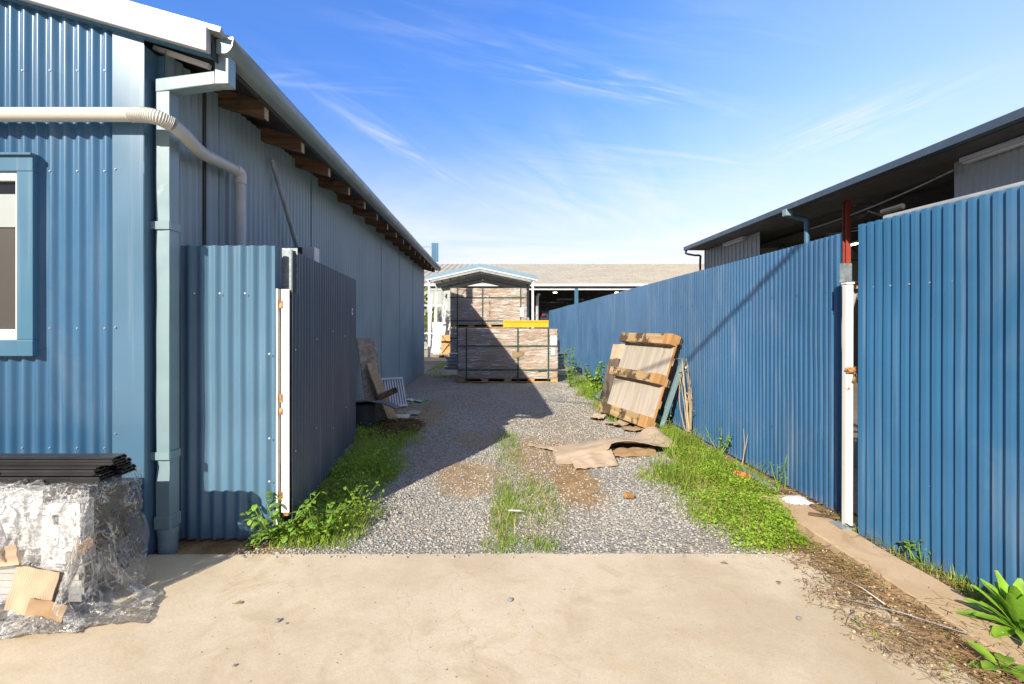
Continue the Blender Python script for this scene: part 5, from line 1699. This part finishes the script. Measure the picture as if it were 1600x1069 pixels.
o = MB().cbox((.145, 3.32, .03), (.085, .012, .008), (0, .06, .1)).build('white_stick', MT['paper'], bevel=.003)
tag(o, 'short white plastic stick in the middle grass strip', 'stick')
o = MB().cbox((.985 + .03, 3.62, .03), (.075, .04, .035), (.2, .2, .4)).build('timber_offcut', MT['offcut'], bevel=.005)
tag(o, 'small orange timber offcut on the gravel beside the grass', 'offcut')
o = MB().grid(12, 10, lambda u, v: (2.10 + .17 * u + .02 * sm_noise(v * 4, 1), 3.42 + .14 * v + .02 * sm_noise(u * 5, 2), .035 + .035 * math.sin(u * 3.1) * math.sin(v * 3.1) + .014 * sm_noise(u * 6, v * 6, 3)), .004).build('white_rag', MT['rag'], smooth=True)
tag(o, 'crumpled white rag on the kerb end beneath the fence', 'rag')
pp = MB()
n = 16
for (r0, x) in ((.03, 0), (.03, .10), (.026, .10), (.026, 0)):
    for k in range(n):
        pp.v.append(Vector((2.05 + .55 * x + r0 * math.cos(2 * PI * k / n) * .8, 4.08 - x * .8 + .0 * x, .05 + r0 * math.sin(2 * PI * k / n))))
for i in range(4):
    for k in range(n):
        pp.f.append((i * n + k, i * n + (k + 1) % n, ((i + 1) % 4) * n + (k + 1) % n, ((i + 1) % 4) * n + k))
o = pp.build('pipe_offcut', MT['orange_pvc'], smooth=True, auto=40)
tag(o, 'short orange plastic pipe end in the weeds by the fence', 'pipe')
o = MB().beam((2.16, 3.75, .03), (2.20, 4.35, .035), .07, .03).build('edging_board', MT['galv_dull'], bevel=.004)
tag(o, 'grey timber edging board lying along the foot of the fence', 'board')
o = MB().beam((2.10, 3.22, .05), (2.28, 3.12, .055), .02, .012).build('brown_stick', MT['rafter'])
tag(o, 'dark stick lying across the kerb near the white post', 'stick')

# ============================================================== bundle of profiles at the left
def profile(name, mk, L, w, h, t_=.003, webs=2):
    m = MB()
    m.box((-L, 0, 0), (0, t_, h)).box((-L, w - t_, 0), (0, w, h)).box((-L, t_, 0), (0, w - t_, t_)).box((-L, t_, h - t_), (0, w - t_, h))
    for k in range(webs):
        y = w * (k + 1) / (webs + 1)
        m.box((-L, y, t_), (-.002, y + t_ * .7, h - t_))
    return m.build(name, MT[mk], local=True)


def place(proto, first, loc, rz, label, group):
    o = proto
    if not first:
        o = proto.copy()
        COL.objects.link(o)
    o.location = loc
    o.rotation_euler = (0, 0, rz)
    tag(o, label, 'profile', group)
    return o


pw_ = profile('white_profile', 'white_alu', 3.2, .075, .0525)
pd_ = profile('dark_profile', 'black_alu', 3.2, .075, .0525)
first = True
for lay in range(6):
    for col in range(4):
        if col == 0:
            x = -1.842 + rnd.uniform(-.012, .004)
        else:
            x = -1.88 + rnd.uniform(-.05, .05)
        if lay == 5 and col == 0:
            x = -2.02
        q = (x, 2.165 + col * .078 + rnd.uniform(-.003, .003), .235 + lay * .0545)
        if col == 0:
            place(pw_, lay == 0, q, rnd.uniform(-.003, .003), 'white aluminium profile in the front face of the stack under the plastic', 'white profiles stacked under the plastic')
        else:
            place(pd_, lay == 0 and col == 1, q, rnd.uniform(-.003, .003), 'dark profile with a hollow end behind the white ones in the stack', 'dark profiles behind the white ones')
ps = profile('silver_profile', 'silver_alu', 3.1, .06, .030, webs=1)
first = True
for lay in range(5):
    for col in range(5):
        x = -1.81 + rnd.uniform(-.04, .02) - .012 * col
        place(ps, first, (x, 2.150 + col * .063, .072 + lay * .0318), rnd.uniform(-.004, .004), 'thin silver profile low in the stack under the plastic', 'silver profiles low in the stack')
        first = False
for x in (-2.05, -2.7, -3.6):
    o = MB().box((x, 2.19, .010), (x + .08, 2.50, .071)).build('timber_bearer', MT['rafter'], bevel=.004)
    tag(o, 'dark timber bearer under the bundle of profiles', 'bearer', 'bearers under the profiles')
bm_ = MB()
for (ya, yb, za, zb) in ((0, .10, 0, .004), (.010, .013, .004, .013), (.087, .090, .004, .013), (.004, .096, .013, .0165), (.004, .008, .0165, .024), (.030, .033, .0165, .029), (.062, .065, .0165, .029), (.092, .096, .0165, .024), (.018, .082, .029, .0325), (.014, .018, .026, .0325), (.082, .086, .026, .0325), (.046, .048, .004, .013)):
    bm_.box((-3.4, ya, za), (0, yb, zb))
pk_ = bm_.build('black_profile', MT['black_alu'], local=True)
first = True
for (x, y, z, lab) in ((-1.80, 2.20, .585, 'lower front black profile lying on the white stack, end nearest the downpipe'), (-1.775, 2.305, .585, 'black profile at the back of the top layer against the shed wall'),
                       (-1.815, 2.19, .6195, 'middle black profile with a pale edge on the top of the stack'), (-1.79, 2.295, .6195, 'black profile second from the top at the back of the stack'), (-1.768, 2.235, .654, 'topmost black profile crowning the bundle beside the shed wall')):
    place(pk_, first, (x, y, z), rnd.uniform(-.002, .002), lab, 'black profiles on top of the bundle')
    first = False
o = MB().box((-5.2, 2.187, .6215), (-2.25, 2.1895, .642)).build('cover_strip', MT['silver_alu'])
tag(o, 'thin bright silver strip lying along the front of the black profiles', 'strip')
o = MB().box((-1.872, 2.1615, .395), (-1.842 - .03 + .055, 2.1635, .47)).build('barcode_tag', MT['paper'])
o.location.x -= .055
tag(o, 'white barcode tag stuck near the end of the white profiles', 'tag')
br = MB()
xx = -1.918
for k in range(9):
    wd = (.0008, .0016, .0007, .002)[k % 4]
    br.box((xx, 2.1605, .41), (xx + wd, 2.1614, .455))
    xx += wd + .002
br.build('barcode', MT['ink'], o)
card_r = [((-2.02, 2.085, .055), .19, .18, -.18, .22, 'card', 'ribbed cardboard piece standing in front of the stack under the plastic'),
          ((-1.80, 2.12, .30), .12, .05, .7, .2, 'card', 'narrow cardboard strip jutting diagonally from the end of the stack'),
          ((-2.18, 2.10, .25), .24, .09, .1, -.1, 'card', 'brown paper strip at the left edge over the stack'),
          ((-1.93, 2.06, .02), .16, .09, -.2, .3, 'card_dark', 'crumpled brown paper at the foot of the stack')]
for i, (c, w, h, a, tl, mk, lab) in enumerate(card_r):
    ca, sa_ = math.cos(a), math.sin(a)
    def fn(u, v, c=c, w=w, h=h, i=i, ca=ca, sa_=sa_, tl=tl):
        p, q = (u - .5) * w, v * h
        return (c[0] + p * ca - q * sa_ * .6, c[1] + tl * q + .008 * math.sin(u * 120) * (i == 0) * .10 + .012 * sm_noise(u * 3, v * 3, i), c[2] + q * ca + p * sa_)
    o = MB().grid(80 if i == 0 else 8, 8, fn, .004).build('cardboard_piece', MT[mk], smooth=True, auto=40)
    tag(o, lab, 'cardboard')

# ---- clear plastic sheet draped over the bundle: a cloth simulation run here, frozen to a mesh
def drape():
    cm = MB()
    cm.box((-4.8, 2.145, .0), (-1.80, 2.50, .565))
    cm.box((-4.8, 2.60, 0), (-1.3, 2.69, 1.2))
    col = cm.build('collider', MT['ink'])
    gm_ = MB().box((-6, 0, -.3), (1, 2.9, .012)).build('collider', MT['ink'])
    for o in (col, gm_):
        o.modifiers.new('c', 'COLLISION')
        o.collision.thickness_outer = .006
        o.collision.cloth_friction = 25.
    nu, nv = 96, 76
    x0, x1, y0, y1 = -2.22, -1.20, 1.74, 2.50
    V = []
    for i in range(nu + 1):
        for j in range(nv + 1):
            u, v = i / nu, j / nv
            x = x0 + (x1 - x0) * u - (1 - v) * 1.25 * (1 - u) + (1 - v) * .12
            y = y0 + (y1 - y0) * v + .10 * sm_noise(u * 2, v * 2, 30)
            V.append((x + .05 * sm_noise(u * 5, v * 5, 51), y, .58 + (max(0., 2.2 - y) * .12 + .012 * abs(sm_noise(u * 15, v * 13, 9)) if y < 2.2 or x > -1.8 else 0.)))
    Fq = [(i * (nv + 1) + j, (i + 1) * (nv + 1) + j, (i + 1) * (nv + 1) + j + 1, i * (nv + 1) + j + 1) for i in range(nu) for j in range(nv)]
    me = bpy.data.meshes.new('sheet')
    me.from_pydata(V, [], Fq)
    ob = bpy.data.objects.new('sheet', me)
    COL.objects.link(ob)
    cl_ = ob.modifiers.new('cloth', 'CLOTH')
    s_ = cl_.settings
    s_.quality = 6
    s_.mass = .08
    s_.tension_stiffness = s_.compression_stiffness = 12
    s_.shear_stiffness = 8
    s_.bending_stiffness = .04
    s_.air_damping = 2.
    vg = ob.vertex_groups.new(name='pin')
    vg.add([k for k, p in enumerate(V) if -2.12 < p[0] < -1.84 and 2.24 < p[1] < 2.47], 1., 'REPLACE')
    s_.vertex_group_mass = 'pin'
    cl_.collision_settings.distance_min = .006
    cl_.collision_settings.collision_quality = 3
    cl_.collision_settings.use_self_collision = True
    cl_.collision_settings.self_distance_min = .005
    S.frame_start = 1
    for f_ in range(1, 58):
        S.frame_set(f_)
    dg = bpy.context.evaluated_depsgraph_get()
    ev = ob.evaluated_get(dg)
    out = bpy.data.meshes.new_from_object(ev)
    co_ = np.zeros(len(out.vertices) * 3)
    out.vertices.foreach_get('co', co_)
    co_ = co_.reshape(-1, 3)
    for o in (ob, col, gm_):
        bpy.data.objects.remove(o)
    S.frame_set(1)
    return co_, np.array(Fq)


try:
    PV, PF = drape()
    ok_ = np.isfinite(PV).all() and PV[:, 2].max() > .3
except Exception as ex:
    print('drape failed', ex)
    ok_ = False
if ok_:
    # crumple along the normals direction a little, as thin polythene creases
    PV = PV + np.array([[.005 * sm_noise(p[0] * 17, p[1] * 17, p[2] * 17), -.006 * abs(sm_noise(p[0] * 17 + 5, p[1] * 16, p[2] * 18)), .008 * abs(sm_noise(p[0] * 14, p[1] * 15 + 9, p[2] * 13)) * (p[2] < .55)] for p in PV])
    PV[:, 2] = np.maximum(PV[:, 2], .014)
    po = np_mesh('plastic_sheet', PV, PF, MT['poly'], smooth=True)
    sb_ = po.modifiers.new('sub', 'SUBSURF')
    sb_.levels = sb_.render_levels = 1
    tag(po, 'crumpled clear plastic sheet draped over the bundle of profiles and onto the concrete', 'plastic sheet')

def heap_fn(u, v):
    x = -2.75 + 1.02 * u + .05 * sm_noise(v * 3, u * 4, 3)
    y = 1.965 + .20 * v + .05 * sm_noise(u * 3.5, 2.) + .02 * sm_noise(u * 11, 6.) + .05 * u * u
    rid = 1 - abs(2 * abs(sm_noise(x * 5, y * 9, 4)) - .0) * 1.6
    z = .016 + (.015 + .14 * v ** 1.6 * (1 - .5 * u)) * max(.05, .55 * rid + .5 * sm_noise(x * 8, y * 10, 9) + .25) * min(1, 7 * (1 - u), 1) + .010 * abs(sm_noise(x * 31, y * 34, 2)) + .006 * abs(sm_noise(x * 60, y * 60, 5))
    return (x, y, max(.014, z))


hp = MB().grid(130, 44, heap_fn, .0008).build('plastic_heap', MT['poly'], smooth=True)
tag(hp, 'loose bunched clear plastic lying on the concrete in front of the foot of the stack', 'plastic sheet')

# ============================================================== overhead service cable (its shadow crosses the fence)
p0 = Vector((2.37, 4.03, 1.775)) - Vector((.52, 1, -.645)) * 5.5
p1_ = Vector((2.37, 6.19, .718)) - Vector((.52, 1, -.645)) * 8.0
dv_ = p1_ - p0
cpts = [(5.6, -.9, 3.62), (3.4, -1.0, 4.15), p0 - dv_ * 1.0, p0, p1_, p1_ + dv_ * 2.6]
oc = MB().tube(catmull(cpts, 5), .022, 8).build('overhead_cable', MT['cable'], smooth=True)
tag(oc, 'black overhead service cable that casts the slanting shadow on the right fence', 'cable')
